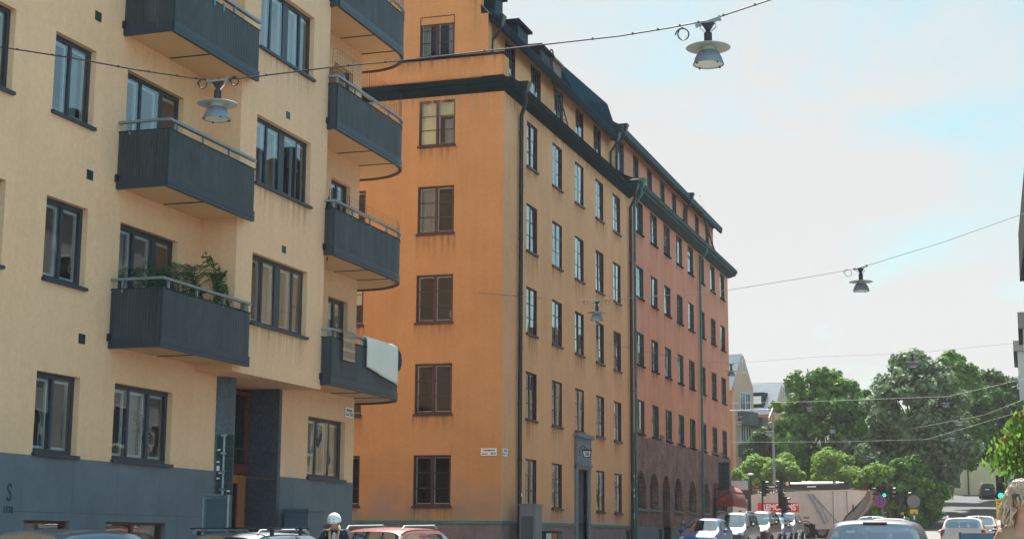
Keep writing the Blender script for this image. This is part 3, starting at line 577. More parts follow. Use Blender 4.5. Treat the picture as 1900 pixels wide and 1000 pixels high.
gd = MB().sphere((P1+.12,59.0,5.05), .09, sc=(.5,.6,1.6)); gd.build('relief', mat('gilded_ornament', (.35,.22,.08), .4, metal=.4), pt)
X0 = P1+.11
pipe(O, [(P1+.36,50.2,16.95),(P1+.36,50.35,16.6),(X0,50.66,16.2),(X0,50.66,.6)], .075, hopper=True)
pipe(O, [(P1+.36,66.55,16.95),(P1+.36,66.6,16.6),(X0,66.74,16.2),(X0,66.74,.8)], .07, hopper=True)
pipe(O, [(-16.72,49.75,19.3),(-16.72,49.8,19.1),(-17.05,49.9,18.8),(-17.05,49.9,17.75)], .06, hopper=True)
pipe(O, [(-16.72,66.3,19.25),(-16.72,66.3,19.05),(-17.05,66.6,18.8),(-17.05,66.6,17.75)], .06, hopper=True)
ld = MB(); A = Vector((-16.15,56.2,17.2)); B_ = Vector((-17.4,57.9,20.6)); sd_ = Vector((.1,.35,0))*.45
for s_ in (-1,1): ld.tube([A+sd_*s_, B_+sd_*s_], .028, 6)
for k in range(14): p = A.lerp(B_, (k+.5)/14); ld.tube([p-sd_, p+sd_], .018, 5)
tp = B_+sd_; ld.tube([tp]+[tp+Vector((.0,.22-.22*math.cos(t),.25+.22*math.sin(t))) for t in [math.pi*k/8 for k in range(9)]]+[tp+Vector((0,.44,.05))], .03, 6)
tag(ld.build('roof_ladder', BLKP, None), 'black ladder with a curved hook leaning from the cornice onto the orange house roof', 'ladder')
for k,(y,z,w_,h_) in enumerate(((66.74,4.3,.1,.12),(66.74,3.7,.12,.1),(66.74,3.45,.12,.1),(66.74,2.6,.08,.25),(50.66,3.05,.14,.1),(50.66,2.55,.12,.14))):
    tag(MB().box((X0+.076,y-w_/2,z-h_/2),(X0+.082,y+w_/2,z+h_/2)).build('pipe_sticker', WHT), 'small pale sticker on a black downpipe of the orange house', 'sticker', 'stickers on the downpipes')
# ---------------------------------------------------------------- pink house
PK = thingw('apartment_house', 'pink rendered house with brown brick ground floor and arched windows, beyond the orange house', 'building', (P1, 79, 1.2))
pc = [68.27,71.22,74.14,77.07,79.95,82.95,86.15,89.15]; pr = [(6.28,7.79),(9.37,10.85),(12.45,13.9),(15.46,16.95)]
po = [(c,c+1.45,a,b) for a,b in pr for c in pc]
mb = MB(); FP = Fr((P1-.02,0,0), (0,1,0), (1,0,0)); FP.wall(mb, 67.0, 91.7, 6.08, 17.2, po, .2)
FPU = Fr((-17.15,0,0), (0,1,0), (1,0,0)); pu = [(c+.05,c+1.2,18.35,19.85) for c in pc]; FPU.wall(mb, 67.0, 91.7, 17.2, 20.25, pu, .16)
for (x0,z0,z1) in ((P1-.02,1,17.3),(-17.15,17.3,20.25)): mb.add([(x0,91.7,z0),(x0,91.7,z1),(-30,91.7,z1),(-30,91.7,z0)], [(0,1,2,3)]); mb.add([(x0,67.003,16),(x0,67.003,z1),(-30,67.003,z1),(-30,67.003,16)], [(0,1,2,3)])
mb.build('wall', PNK, PK)
ar = [(67.95,69.85,2.93,4.62,1),(70.6,72.45,2.95,4.60,1),(73.3,74.9,1.0,4.6,1),(75.95,77.85,2.97,4.6,1),(79.45,81.35,2.98,4.6,1),(83.2,85.05,3.0,4.62,1),(86.0,87.4,1.2,3.9),(88.2,90.2,2.9,4.4)]
mb = MB(); FP.wall(mb, 67.0, 91.7, 2.15, 6.08, [a for a in ar], .42, n=.01); mb.add([(P1-.01,91.71,0),(P1-.01,91.71,6.08),(-30,91.71,6.08),(-30,91.71,0)], [(0,1,2,3)]); mb.build('brick_wall', BRK, PK)
rg = MB()                                           # ragged upper edge of the brickwork
yy = 67.05
while yy < 91.5: h = random.choice([.08,.16,.16,.24,.32,.08,.4]); w_ = random.choice([.25,.5,.75,1.0]); rg.box((P1-.03,yy,6.06),(P1-.012,min(yy+w_,91.69),6.08+h)); yy += w_
rg.build('brick_edge', BRK, PK)
mb = MB(); FP.wall(mb, 67.0, 91.7, .5, 2.15, [(73.3,74.9,0,2.16),(86.0,87.4,0,2.16)], .42, n=.05); mb.build('base_wall', PLIN, PK)
for a in ar:
    if a[2] > 2 and len(a) == 5:
        f = MB(); r = (a[1]-a[0])/2; uc = (a[0]+a[1])/2; zs = a[3]-r; nn = -.33
        pts = [(a[0]+.04,a[2]+.03)]+[(uc-(r-.04)*math.cos(math.pi*k/14), zs+(r-.04)*math.sin(math.pi*k/14)) for k in range(15)]+[(a[1]-.04,a[2]+.03)]
        f.tube([FP.p(u,z,nn) for u,z in pts]+[FP.p(*pts[0],nn)], .05, 6); f.tube([FP.p(uc,a[2],nn),FP.p(uc,a[3],nn)], .04, 6)
        for zz in (a[2]+.45, a[2]+.9): f.tube([FP.p(a[0],zz,nn),FP.p(a[1],zz,nn)], .02, 5)
        w = f.build('arched_window', DKFR, PK)
        MB().add([FP.p(u,z,nn) for u,z in pts], [tuple(range(len(pts)))]).build('pane', GLO, w)
        interior(FP, a[0], a[1], a[2], a[3], -.43, w)
        s_ = MB(); s_.add([FP.p(a[0]-.08,a[2]+.06,-.3),FP.p(a[1]+.08,a[2]+.06,-.3),FP.p(a[1]+.08,a[2]-.04,.12),FP.p(a[0]-.08,a[2]-.04,.12),FP.p(a[1]+.08,a[2]-.09,.12),FP.p(a[0]-.08,a[2]-.09,.12)], [(0,1,2,3),(3,2,4,5)]); s_.build('sill', VERD, w)
    else:
        FP.box(q := MB(), a[0], a[1], a[2], a[3], -.45, -.40); q.build('door' if a[2] < 2 else 'shop_window', WOODR if a[2] < 2 else DKFR, PK)
GRF = mat('grey_brown_window_paint', (.06,.05,.05), .5)
for a,b,z0,z1 in po+pu:
    F_ = FP if z0 < 17 else FPU; win_cross(F_, PK, a, b, z0, z1, .11, fm=GRF, sill=TEAL, style=random.choice('DDCBA'))
for a,b,z0,z1 in po: stain(FP, PK, a-.06, b+.06, z0-.07, random.uniform(.5,1.1))
cornice([(0,16.98),(.14,17.0),(.28,17.05),(.46,17.1),(.48,17.2),(.56,17.23),(.58,17.4),(.54,17.42),(.52,17.32),(0,17.55)], P1, 66.98, 91.75, -17.2, TEALB, PK)
MB().add([(P1+.5,67.1,17.5),(P1+.5,91.7,17.5),(-17.15,91.7,18.1),(-17.15,67.1,18.1)], [(0,1,2,3)]).build('apron_roof', TEAL, PK)
mb = MB(); mb.prism([(-17.16,20.2),(-16.9,19.92),(-16.74,19.76),(-16.63,19.82),(-16.6,20.1),(-16.68,20.12),(-17.16,20.4)], 67.0, 91.9, ax=1); mb.build('eaves_gutter', TEALB, PK)
mb = MB(); mb.prism([(-16.7,20.08),(-20,22.1),(-27,22.1),(-30,20.08)], 67.01, 91.8, ax=1); mb.build('roof', TEAL, PK)
pipe(PK, [(P1+.5,67.3,17.3),(P1+.5,67.3,16.9),(X0+.0,67.5,16.5),(X0,67.5,.9)], .06, VERD, True)
pipe(PK, [(P1+.5,82.5,17.3),(P1+.5,82.5,16.9),(X0,82.6,16.5),(X0,82.6,1.2)], .065, VERD)
pipe(PK, [(-16.65,67.5,19.95),(-16.65,67.5,19.7),(-17.05,67.7,19.4),(-17.05,67.7,18.1)], .06, BLKP, True)
pipe(PK, [(-16.65,82.6,19.95),(-16.65,82.6,19.7),(-17.05,82.7,19.4),(-17.05,82.7,18.1)], .06, BLKP, True)
ld = MB()
for o_ in (0,.35): ld.tube([(-16.1,86.6+o_,17.6),(-16.75,85.4+o_,20.2)], .03, 6)
for k in range(12): t = (k+.5)/12; ld.tube([(-16.1-.65*t,86.6-1.2*t,17.6+3.3*t),(-16.1-.65*t,86.95-1.2*t,17.6+3.3*t)], .015, 5)
tag(ld.build('roof_ladder', BLKP), 'thin dark ladder leaning on the upper storey of the pink house', 'ladder')
# ---------------------------------------------------------------- buildings on the right of the street and beyond the crossing
CRM = mat('cream_render', (.62, .50, .33), .92, var=.08, vscale=.6, bump=.2, streak=.08); BEI = mat('beige_render', (.50, .38, .27), .92, var=.08, vscale=.6); GRYR = mat('grey_render', (.42,.44,.44), .9, var=.08, vscale=.7)
SIMG = mat('plain_window_glass', (.05,.08,.11), .08, spec=.9)
def simple_windows(F, par, us, zs, w, h, fm, n=0, deep=True):
    """surface-mounted casements for distant houses: frame proud of a dark pane"""
    for z in zs:
        for u in us:
            f = MB(); frame_rect(F, f, u, u+w, z, z+h, .07, n-.02, n+.05); F.box(f, u+w/2-.03, u+w/2+.03, z+.07, z+h-.07, n-.02, n+.04); F.box(f, u-.05, u+w+.05, z-.06, z, n-.02, n+.1)
            fo = f.build('window', fm, par); pane(F, u+.07, u+w-.07, z+.07, z+h-.07, n+.012, fo, SIMG)
def block(name, label, x0, x1, y0, y1, zt, m, face='W', rows=5, z0=2.5, step=3.0, dx=2.7, wf=WHFR, roofh=2.5, yaw=0, base=0, rm=TEAL):
    B = thing(name, label, 'building', ((x0+x1)/2, (y0+y1)/2, base), yaw); hx, hy = (x1-x0)/2, (y1-y0)/2; Z = zt-base
    mb = MB().box((-hx,-hy,-3),(hx,hy,Z)); mb.build('wall', m, B)
    r = MB().prism([(-hy-.3,Z),(hy+.3,Z),(hy-1.5,Z+roofh),(-hy+1.5,Z+roofh)], -hx-.35, hx+.35, ax=0) if roofh else None
    if r:
        ro_ = r.build('roof', rm, B); MB().box((-hx*.3,-1,Z+roofh-.1),(-hx*.3+1,.2,Z+roofh+1.1)).build('chimney', m, ro_)
    Fw = Fr((-hx,0,0),(0,-1,0),(-1,0,0)); Fs = Fr((0,-hy,0),(1,0,0),(0,-1,0))
    zs = [z0+step*k for k in range(rows)]
    simple_windows(Fw, B, [(-hy+1+dx*k) for k in range(int((2*hy-2)/dx))], zs, 1.2, 1.6, wf)
    simple_windows(Fs, B, [(-hx+1+dx*k) for k in range(max(0,int((2*hx-2)/dx)))], zs, 1.2, 1.6, wf)
    return B, Fw, Fs, hx, hy, Z
B1,Fw,Fs,hx,hy,Z = block('apartment_house', 'tall cream house with grey eaves at the right edge, nearest on that side', 1.0, 14, 62, 95, 16.6, CRM, rows=5, base=.9, yaw=R(1.2), z0=1.5)
mb = MB(); mb.tube([(-hx-.12,-hy+.3,14),(-hx-.12,-hy+.3,0)], .06, 8); mb.tube([(-hx-.12,hy-.5,14.5),(-hx-.12,hy-.5,0)], .06, 8); mb.build('drainpipe', TEALB, B1)
block('apartment_house', 'beige house with a teal dormer, second along the right side of the street', .45, 12, 124, 134, 17.5, BEI, rows=4, base=3, z0=2, roofh=1.5)
block('apartment_house', 'narrow grey house third along the right edge, behind the beige one', -.05, 12, 152, 166, 19.0, GRYR, rows=4, base=4.5, z0=2, roofh=1.2)
block('apartment_house', 'distant pale house with metal roof and dark chimney above the right-hand trees', -4.0, 9, 212, 226, 20.5, CRM, rows=4, base=7, z0=3, roofh=2.2, rm=mat('pale_metal_roof', (.42,.45,.48), .5, metal=.3, var=.2, vscale=1))
block('apartment_house', 'warm grey house across the street, mostly out of frame behind the woman', 1.9, 14, 26, 60.5, 15, mat('warm_grey_render', (.36,.40,.42), .9, var=.08, vscale=.6), rows=4, base=.4, yaw=R(1.2), z0=1.5)
# houses beyond the park
def gable(label, cx, cy, base, w, d, eave, ridge, yaw, mside, mgab, mroof, dorm=False, balc=True):
    """ridge runs along local X; gable face looks to +X, side wall to -Y"""
    B = thing('gabled_house', label, 'building', (cx,cy,base), yaw); hx, hy = d/2, w/2
    MB().box((-hx,-hy,-2),(hx-.01,hy,eave)).build('side_wall', mside, B)
    MB().prism([(-hy+.0,-2),(hy,-2),(hy,eave),(0,ridge),(-hy,eave)], hx-.012, hx+.25, ax=0).build('gable_wall', mgab, B)
    rf = MB(); t = .18
    for s in (-1,1): rf.prism([(0,ridge+t),(0,ridge),(s*(hy+.35),eave-.35*(ridge-eave)/hy),(s*(hy+.35),eave-.35*(ridge-eave)/hy+t)], -hx-.2, hx+.1, ax=0)
    ro_ = rf.build('roof', mroof, B)
    Fs = Fr((0,-hy,0),(1,0,0),(0,-1,0)); Fg = Fr((hx+.25,0,0),(0,1,0),(1,0,0))
    simple_windows(Fs, B, [hx-2.6-k*3.2 for k in range(int(d/3.3))], [eave-2.6-3*k for k in range(4)], 1.5, 1.5, WHFR)
    simple_windows(Fg, B, [-hy*.45,hy*.1], [eave-2.2-3*k for k in range(4)], 1.1, 1.7, WHFR)
    simple_windows(Fg, B, [-.3], [eave+(ridge-eave)*.45], .6, 1.3, WHFR)
    if dorm:
        z0 = eave+.3; z0 -= .2; dd = MB().box((.7,-hy+.1,z0),(3.1,-hy+2.0,z0+1.8)).build('dormer', TEAL, ro_); 
        for x in (.95,1.95): MB().box((x-.0,-hy+.02,z0+.6),(x+.85,-hy+.09,z0+1.4)).build('dormer_window', WHT, dd); 
    if balc:
        for k in range(3):
            z = eave-3.6-3*k
            b = MB(); b.box((hx+.25,-hy*.72,z),(hx+1.5,hy*.15,z+.15)); b.box((hx+1.44,-hy*.72,z+.15),(hx+1.5,hy*.15,z+1.15)); b.box((hx+.25,-hy*.72,z+.15),(hx+1.44,-hy*.72+.05,z+1.15)); b.box((hx+.25,hy*.1,z+.15),(hx+1.44,hy*.15,z+1.15)); b.build('balcony', SLATE, B)
            b = MB(); b.box((hx+.25,hy*.4,z-.3),(hx+1.7,hy*1.05,z-.15)); b.box((hx+1.64,hy*.4,z-.15),(hx+1.7,hy*1.05,z+.8)); b.box((hx+.25,hy*.4,z-.15),(hx+1.64,hy*.4+.05,z+.8)); b.build('balcony', SLATE, B)
    return B
PROOF = mat('bright_metal_roof', (.50,.53,.55), .45, metal=.2, var=.08, vscale=.8)
GP = mat('pinkish_gable_render', (.56,.33,.24), .9, var=.08, vscale=.7)
ORB = mat('orange_brick_render', (.52,.20,.10), .9, var=.1, vscale=.7)
gable('tall narrow gabled house with dark balconies beside the end of the pink house', -28.4, 148, 3, 4.2, 7, 12.8, 15.8, R(-15), ORB, GP, PROOF)
gable('orange house with bright metal roof, dark double dormer and pointed gable', -28.1, 166, 4, 4.4, 8.5, 10.9, 13.7, R(-11), ORB, GP, PROOF, dorm=True)
MTEAL = mat('blue_teal_sheet', (.012,.055,.075), .55, var=.3, vscale=1.2)
B4 = thing('roof_block', 'cream house with teal mansard roof, chimneys and flagpoles far behind the park trees', 'building', (-30, 200, 6))
MB().box((-20,-5,-4),(6.5,8,9.6)).build('wall', CRM, B4)
r = MB().prism([(-5.3,9.6),(8,9.6),(6,14.0),(-2.6,14.0)], -20.2, 6.7, ax=0).build('roof', MTEAL, B4)
MB().box((-20.2,-2.6,14.0),(6.7,6,14.2)).build('roof_deck', PROOF, r)
for x,w_,h_ in ((-5.2,.8,14.9),(1.9,1.5,15.3),(5.1,1.6,15.9)): MB().box((x,-3.2,11.5),(x+w_,-1,h_)).box((x-.12,-3.3,h_),(x+w_+.12,-.9,h_+.2)).build('chimney', MTEAL, r)
for x in (-3.2,3.2): d = MB().box((x,-4.9,10.4),(x+2.2,-1.5,12.9)).build('dormer', MTEAL, r); MB().box((x+.4,-4.96,10.9),(x+1.8,-4.9,12.6)).build('dormer_window', WHT, d)
q = MB()
for k in range(18): x = -12+k*1.0; q.tube([(x,-2.6,14.1),(x,-2.6,15.1)], .03, 4)
q.tube([(-12,-2.6,15.1),(5,-2.6,15.1)], .03, 4); q.tube([(-12,-2.6,14.6),(5,-2.6,14.6)], .03, 4); q.tube([(-3.4,-2.6,14),(-3.4,-2.6,16.2)], .06, 5); q.tube([(4.8,-2.6,14),(4.8,-2.6,16.8)], .06, 5); q.build('roof_railing', TEAL, r)
simple_windows(Fr((0,-5,0),(1,0,0),(0,-1,0)), B4, [-14+2.7*k for k in range(8)], [1.0,3.9,6.8], 1.3, 1.7, WHFR)
B5,Fw,Fs5,hx,hy,Z = block('apartment_house', 'pale yellow house with blank wall at the top of the hill road', -9.0, 3, 207, 216, 19, mat('pale_yellow_render', (.55,.48,.28), .9, var=.08, vscale=.5), rows=0, base=7.2, roofh=1)
q = MB(); q.tube([(-3.7,-hy-.1,9),(-3.7,-hy-.1,0)], .09, 6); q.build('drainpipe', BLKP, B5)
simple_windows(Fs5, B5, [-5.9,3.6], [.9,4.5], 1.3, 1.9, WHFR); 
B6 = block('low_house', 'low salmon house with white window left of the pale wall, up the hill', -13.2, -9.1, 206, 213, 11.4, mat('salmon_render', (.55,.36,.26), .9), rows=0, base=7.2, roofh=.8)
simple_windows(B6[2], B6[0], [.4], [.5], 1.4, 1.9, WHFR)
# ---------------------------------------------------------------- trees
def leafmat(name, a, b, tr=.28, sc=2.2, spec=.35):
    M = mat(name, a, .65, col2=b, vscale=sc, trans=tr, spec=.12); return M
BARK = mat('bark', (.07,.055,.04), .95, var=.4, vscale=5, bump=.5, bscale=12)
def leaves(name, centers, radii, per, size, m, parent, up_=.4, droop=0, oval=False, seed=1):
    r = np.random.default_rng(seed); cs = np.repeat(np.asarray(centers), per, 0); rr = np.repeat(np.asarray(radii), per, 0)
    n = len(cs); d = r.normal(size=(n,3)); d /= np.linalg.norm(d, axis=1)[:,None]; rad = r.random(n)**.45
    pos = cs+d*rad[:,None]*rr[:,None]*np.array([1,1,.8])
    nrm = d*.7+r.normal(size=(n,3))*.55+np.array([0,0,up_]); nrm /= np.linalg.norm(nrm, axis=1)[:,None]
    t = np.cross(nrm, r.normal(size=(n,3))); t /= np.linalg.norm(t, axis=1)[:,None]
    if droop: t = t*(1-droop)+np.array([0,0,-1])*droop; t /= np.linalg.norm(t, axis=1)[:,None]
    b = np.cross(nrm, t); b /= np.linalg.norm(b, axis=1)[:,None]; s = size*r.uniform(.6,1.3,n)[:,None]
    if oval: pts = [(0,-.5),(.22,-.15),(.2,.2),(0,.55),(-.2,.2),(-.22,-.15)]
    else: pts = [(-.0,-.55),(.38,0),(0,.55),(-.38,.05)]
    K = len(pts); V = np.zeros((n,K,3))
    for k,(x,y) in enumerate(pts): V[:,k] = pos+b*s*x+t*s*y+nrm*s*(-.12 if (k%2) else .05)
    me = bpy.data.meshes.new(name); me.vertices.add(n*K); me.vertices.foreach_set('co', V.ravel()); me.loops.add(n*K); me.loops.foreach_set('vertex_index', np.arange(n*K))
    me.polygons.add(n); me.polygons.foreach_set('loop_start', np.arange(n)*K); me.polygons.foreach_set('loop_total', np.full(n,K)); me.materials.append(m); me.update(calc_edges=True); me.validate()
    o = bpy.data.objects.new(name, me); C.objects.link(o); o.parent = parent; return o
def tree(label, x, y, h, w, m, seed, trunk=.25, per=150, size=.46, cr=.125, base=.22, K=70, name='park_tree', cat='tree', group='trees in the park', zb=None, lean=0):
    z0 = gz(y)-.1 if zb is None else zb; T = thing(name, label, cat, (x,y,z0), 0, group); r = np.random.default_rng(seed)
    H = h; cz = H*(base+(1-base)/2); rz_ = H*(1-base)/2; cen = []
    for k in range(K):
        a = r.uniform(0,2*math.pi); v = r.uniform(-1,1); q = (r.random()**.28)*(1-cr)
        prof = math.sqrt(max(0,1-v*v))*(1 if v < 0 else .92)
        lump = 1+.22*math.sin(a*3+seed+v*2)+.2*math.sin(a*5+v*5)
        cen.append((lean+w/2*prof*q*lump*math.cos(a), w/2*prof*q*lump*math.sin(a), cz+rz_*v*(.82+.14*r.random())))
    rad = [w*cr*r.uniform(.5,1.05) for _ in cen]
    tb = MB(); tb.tube([(0,0,0),(.05+lean*.1,.02,H*base*.6),(.1+lean*.35,-.05,H*base*1.3),(lean*.7,.1,H*.55),(lean,0,H*.8)], [trunk*1.25,trunk,trunk*.85,trunk*.5,.05], 9)
    for c in cen[::3]:
        s0 = Vector((.05+lean*.5,0,H*(base+.1+.4*random.random()))); e = Vector(c); md = s0.lerp(e,.5)+Vector((0,0,-.2)); tb.tube([s0,md,e], [trunk*.32,trunk*.2,.02], 5)
    tb.build('trunk', BARK, T, smooth=True); leaves('crown', cen, rad, per, size, m, T, seed=seed); return T
LD = leafmat('deep_green_leaf', (.085,.20,.035), (.014,.050,.014)); LM = leafmat('mid_green_leaf', (.17,.34,.045), (.03,.095,.02)); LB = leafmat('bright_bush_leaf', (.24,.36,.07), (.12,.23,.04), .45)
LG = leafmat('grey_green_leaf', (.25,.35,.18), (.03,.08,.035), .3); LY = leafmat('yellow_green_leaf', (.17,.31,.05), (.09,.19,.03), .5)
tree('leafy green park tree with an open crown, left of the big grey-green one', -16.0, 134, 12.9, 9.0, LM, 3, per=150, K=125, size=.46)
tree('broad lower green tree in front of the gabled house and behind the lamp pole', -20.0, 138, 8.2, 6.8, LD, 4, per=180, K=85, size=.46)
tree('huge silvery grey-green tree with dense crown in the middle of the park', -7.9, 128, 13.4, 9.2, LG, 5, per=170, K=150, size=.44, base=.12)
tree('dark green tree with lighter top standing behind the silvery tree, to its right', -9.2, 148, 14.6, 7.5, LM, 6, per=210, K=110, size=.4, lean=3.3)
tree('dark tree overhanging the hill road from its right side', 1.0, 158, 13.0, 10.0, LD, 7, per=220, K=150, base=.34, size=.4, lean=-4.2)
tree('tall dark tree farther up the hill road, arching over it from the left', -11.0, 176, 14.0, 11.5, LD, 14, per=200, K=110, base=.38, size=.5, lean=5.0)
tree('dark tree at the top of the hill road on its right, arching over', 1.5, 184, 12.0, 7.5, LM, 15, per=180, K=90, base=.38, size=.5, lean=-4.0)
tree('deep green tree between the leafy tree and the silvery tree', -12.4, 137, 11.0, 8.4, LD, 8, per=150, K=100, base=.08)
tree('dark low tree closing the left side of the hill road', -10.5, 152, 9.6, 8.0, LD, 9, per=220, K=70, base=.05)
tree('small dark tree at the far right of the hill road behind the traffic light', -1.6, 150, 11.3, 5.6, LD, 10, trunk=.12, per=220, K=60, base=.36)
for i,(x,y,h,w,m_,lb) in enumerate([(-20.2,122,5.6,5.0,LB,'bright green bush between the lamp pole and the pink house'),(-17.6,121,5.0,5.0,LB,'bright green bush right of the tall lamp pole, behind the garbage truck'),
    (-13.6,121,5.8,6.2,LB,'large bright bush behind the middle of the garbage truck'),(-10.6,120,5.0,5.2,LB,'bright bush behind the tail of the garbage truck'),(-7.8,120,5.2,4.6,LM,'green bush behind the left traffic lights'),
    (-22.9,123,3.4,3.5,LY,'small yellow green bush next to the corner of the pink house'),(-7.4,124,3.8,3.4,LD,'dark bush at the left edge of the hill road'),(-18.7,127,5.6,5.0,LB,'tall rounded bush under the orange house with the dormer'),(-9.2,125,4.0,4.0,LD,'dark bush behind the round grey road sign')]):
    tree(lb, x, y, h, w, m_, 30+i, trunk=.08, per=170, K=62, size=.30, cr=.15, base=.0, name='bush', cat='bush', group='bushes along the park edge')
tree('yellow green small tree beside the awning at the end of the pink house', -19.9, 99, 6.1, 2.6, LY, 60, trunk=.08, per=120, K=30, size=.2, cr=.2, base=.35, name='small_tree', cat='tree', group='')
# near tree at the right edge
NT = thing('street_tree', 'nearby street tree with large drooping bright leaves and dark inner crown at right edge', 'tree', (2.5, 40, gz(40)))
tb = MB(); tb.tube([(0,0,0),(0,.1,2),(-.1,0,4),(-.2,.1,6.5)], [.2,.17,.13,.05], 9); r = np.random.default_rng(5); tw = []
for k in range(30):
    a = r.uniform(0,2*math.pi); z = r.uniform(2.6,5.2); l = r.uniform(1.2,2.35)*(1 if z < 4.6 else .75); s0 = Vector((-.1,.05,z-.5)); e = Vector((l*math.cos(a), l*math.sin(a), z+r.uniform(-.6,.3))); md = s0.lerp(e,.55)+Vector((0,0,.35)); tb.tube([s0,md,e], [.05,.03,.008], 5); tw += [e, md.lerp(e,.5), md.lerp(e,.8)]
for e in ((-2.9,-.3,3.3),(-2.75,.2,2.9),(-2.6,-.2,2.5),(-3.1,.1,3.0),(-2.5,.3,3.9),(-2.45,-.4,2.1),(-2.7,.4,3.7),(-2.4,0,2.8)): tb.tube([Vector((-.1,0,3.4)), Vector(e).lerp(Vector((-.1,0,3.4)),.5)+Vector((0,0,.5)), Vector(e)], [.04,.025,.006], 5); tw += [Vector(e)]*2+[Vector(e)+Vector((.15,.1,.25)), Vector(e)+Vector((.3,.05,.05))]
tb.build('trunk', BARK, NT, smooth=True); leaves('crown', [tuple(t) for t in tw], [.42]*len(tw), 26, .17, LY, NT, up_=.2, droop=.55, oval=True, seed=9)
leaves('inner_crown', [(r.uniform(-1.6,1.8),r.uniform(-1.5,1.8),r.uniform(2.6,5.6)) for _ in range(40)], [.75]*40, 60, .17, LM, NT, oval=True, seed=10)
leaves('dry_leaves', [(-2.85,0,3.55),(-2.7,.1,3.25),(-2.5,.2,4.1)], [.22]*3, 14, .16, mat('dry_brown_leaf', (.22,.07,.03), .7, trans=.3), NT, droop=.6, oval=True, seed=12)
# ---------------------------------------------------------------- span wires and hanging lamps
LWH = mat('dull_white_enamel', (.42,.45,.43), .5)
def lampobj(label):
    """disc-and-bell span lamp; origin on the wire"""
    T = thing('hanging_lamp', label, 'street lamp', group='lamps hung on wires over the street')
    MB().box((-.17,-.03,-.03),(.17,.03,.0)).box((-.18,-.04,-.035),(-.15,.04,.025)).box((.15,-.04,-.035),(.18,.04,.025)).build('wire_clamp', GALV, T)
    MB().prism([(-.09,-.03),(.09,-.03),(.03,-.13),(-.03,-.13)], -.03, .03, ax=1).build('hanger', BLK, T)
    for s in (-1,1): MB().tube([(s*.10,0,-.03),(s*.11,0,-.09),(s*.04,0,-.15)], .010, 6).build('hanger_loop', CHR, T)
    MB().lathe([(0,-.13),(.03,-.13),(.035,-.16),(.055,-.17),(.055,-.36),(.0,-.36)], n=20).build('ballast_tube', BLK, T, smooth=True)
    MB().lathe([(.09,-.352),(.30,-.375),(.305,-.382),(.30,-.384),(.10,-.37)], n=48).build('disc_reflector', LWH, T, smooth=True)
    MB().lathe([(.0,-.355),(.10,-.357),(.105,-.42),(.13,-.44)], n=32).build('collar', LWH, T, smooth=True)
    MB().lathe([(.105,-.425),(.15,-.46),(.185,-.53),(.205,-.60),(.212,-.605),(.212,-.62),(.195,-.62),(.17,-.53),(.13,-.46),(.05,-.45)], n=40).build('bell_shade', ZINC, T, smooth=True)
    b = MB(); b.lathe([(0,-.60),(.195,-.612)], n=32)
    b.build('lens', mat('milky_lens', (.62,.66,.55), .3), T)
    for k in range(4): a = math.pi/4+k*math.pi/2; MB().box((.195*math.cos(a)-.012,.195*math.sin(a)-.012,-.635),(.195*math.cos(a)+.012,.195*math.sin(a)+.012,-.60)).build('clip', BLK, T)
    return T
def sag(a, b, s, n=24):
    a, b = Vector(a), Vector(b); return [a.lerp(b,k/n)-Vector((0,0,s*4*(k/n)*(1-k/n))) for k in range(n+1)]
WIRE = mat('dark_cable', (.03,.03,.05), .5); WIREL = mat('bright_steel_wire', (.5,.5,.5), .4, metal=.5)
def wire(label, pts, r, m=WIRE, loops=(), ticks=0):
    mb = MB(); mb.tube(pts, r, 6)
    pv = [Vector(p) for p in pts]
    for (c, rr) in loops:
        c = Vector(c); mb.tube([c+Vector((rr*math.cos(t)+.02*math.sin(t/2), .03*t/6-.04, rr*math.sin(t)-rr)) for t in [math.pi/2+k*math.pi/10 for k in range(26)]], r*.9, 6)
    if ticks:
        for k in range(len(pv)-1):
            for j in range(2): p = pv[k].lerp(pv[k+1],(j+.5)/2); mb.box((p.x-.012,p.y-.012,p.z-.012),(p.x+.012,p.y+.012,p.z+.018))
    return tag(mb.build('span_wire', m), label, 'wire', 'wires spanning the street')
w1 = [(-16.3,20.4,9.6),(-15.32,20.4,9.32),(-14,20.4,9.02),(-12.82,20.4,8.72),(-11.82,20.4,8.50),(-11.5,20.4,8.44),(-10.9,20.4,8.42),(-9.51,20.4,8.46),(-8.32,20.4,8.46),(-6.67,20.4,8.49),(-5.08,20.4,8.52),(-4.36,20.4,8.57),(-3.84,20.4,8.62),(-2.97,20.4,8.83),(0,20.4,9.7),(1.6,20.4,10.3)]
wire('nearest dark cable carrying two lamps across the street, tied with small clips', w1, .011, loops=[((-11.62,20.4,8.46),.075),((-11.08,20.4,8.45),.07),((-4.19,20.4,8.54),.085)], ticks=1)
l0 = lampobj('large lamp in front of the yellow house between two cable loops'); l0.location = (-11.36, 20.4, 8.43)
def tilt(x, a):
    for ch in x.children:
        if ch.name.startswith('wire_clamp'): ch.rotation_euler = (0, a, 0)
    return x
tilt(dup(l0, (-3.84,20.4,8.61), R(4), 'large lamp against the white sky at upper right, near one cable loop'), R(-13))
def lineX(A, B, x): A, B = Vector(A), Vector(B); return A.lerp(B, (x-A.x)/(B.x-A.x))
A2 = (-17.14,49,9.72)
w2 = [A2,(-16.2,48.2,9.5),(-14.5,47.6,9.22),(-12.56,47.2,9.0),(-10.5,46.2,8.9),(-8,45,8.8),(-5.47,43.5,8.83),(-3.94,42.5,8.86),(-1.65,40.9,9.16),(.3,39.5,9.5),(2,38,9.8)]
wire('second wire, from the corner of the orange house out over the street', w2, .007, loops=[((-12.95,47.3,9.03),.07),((-12.2,47.1,8.98),.07),((-4.3,42.7,8.86),.10)])
dup(l0, (-12.56,47.2,9.0), R(10), 'mid-distance lamp in front of the orange house facade, right of its last window column')
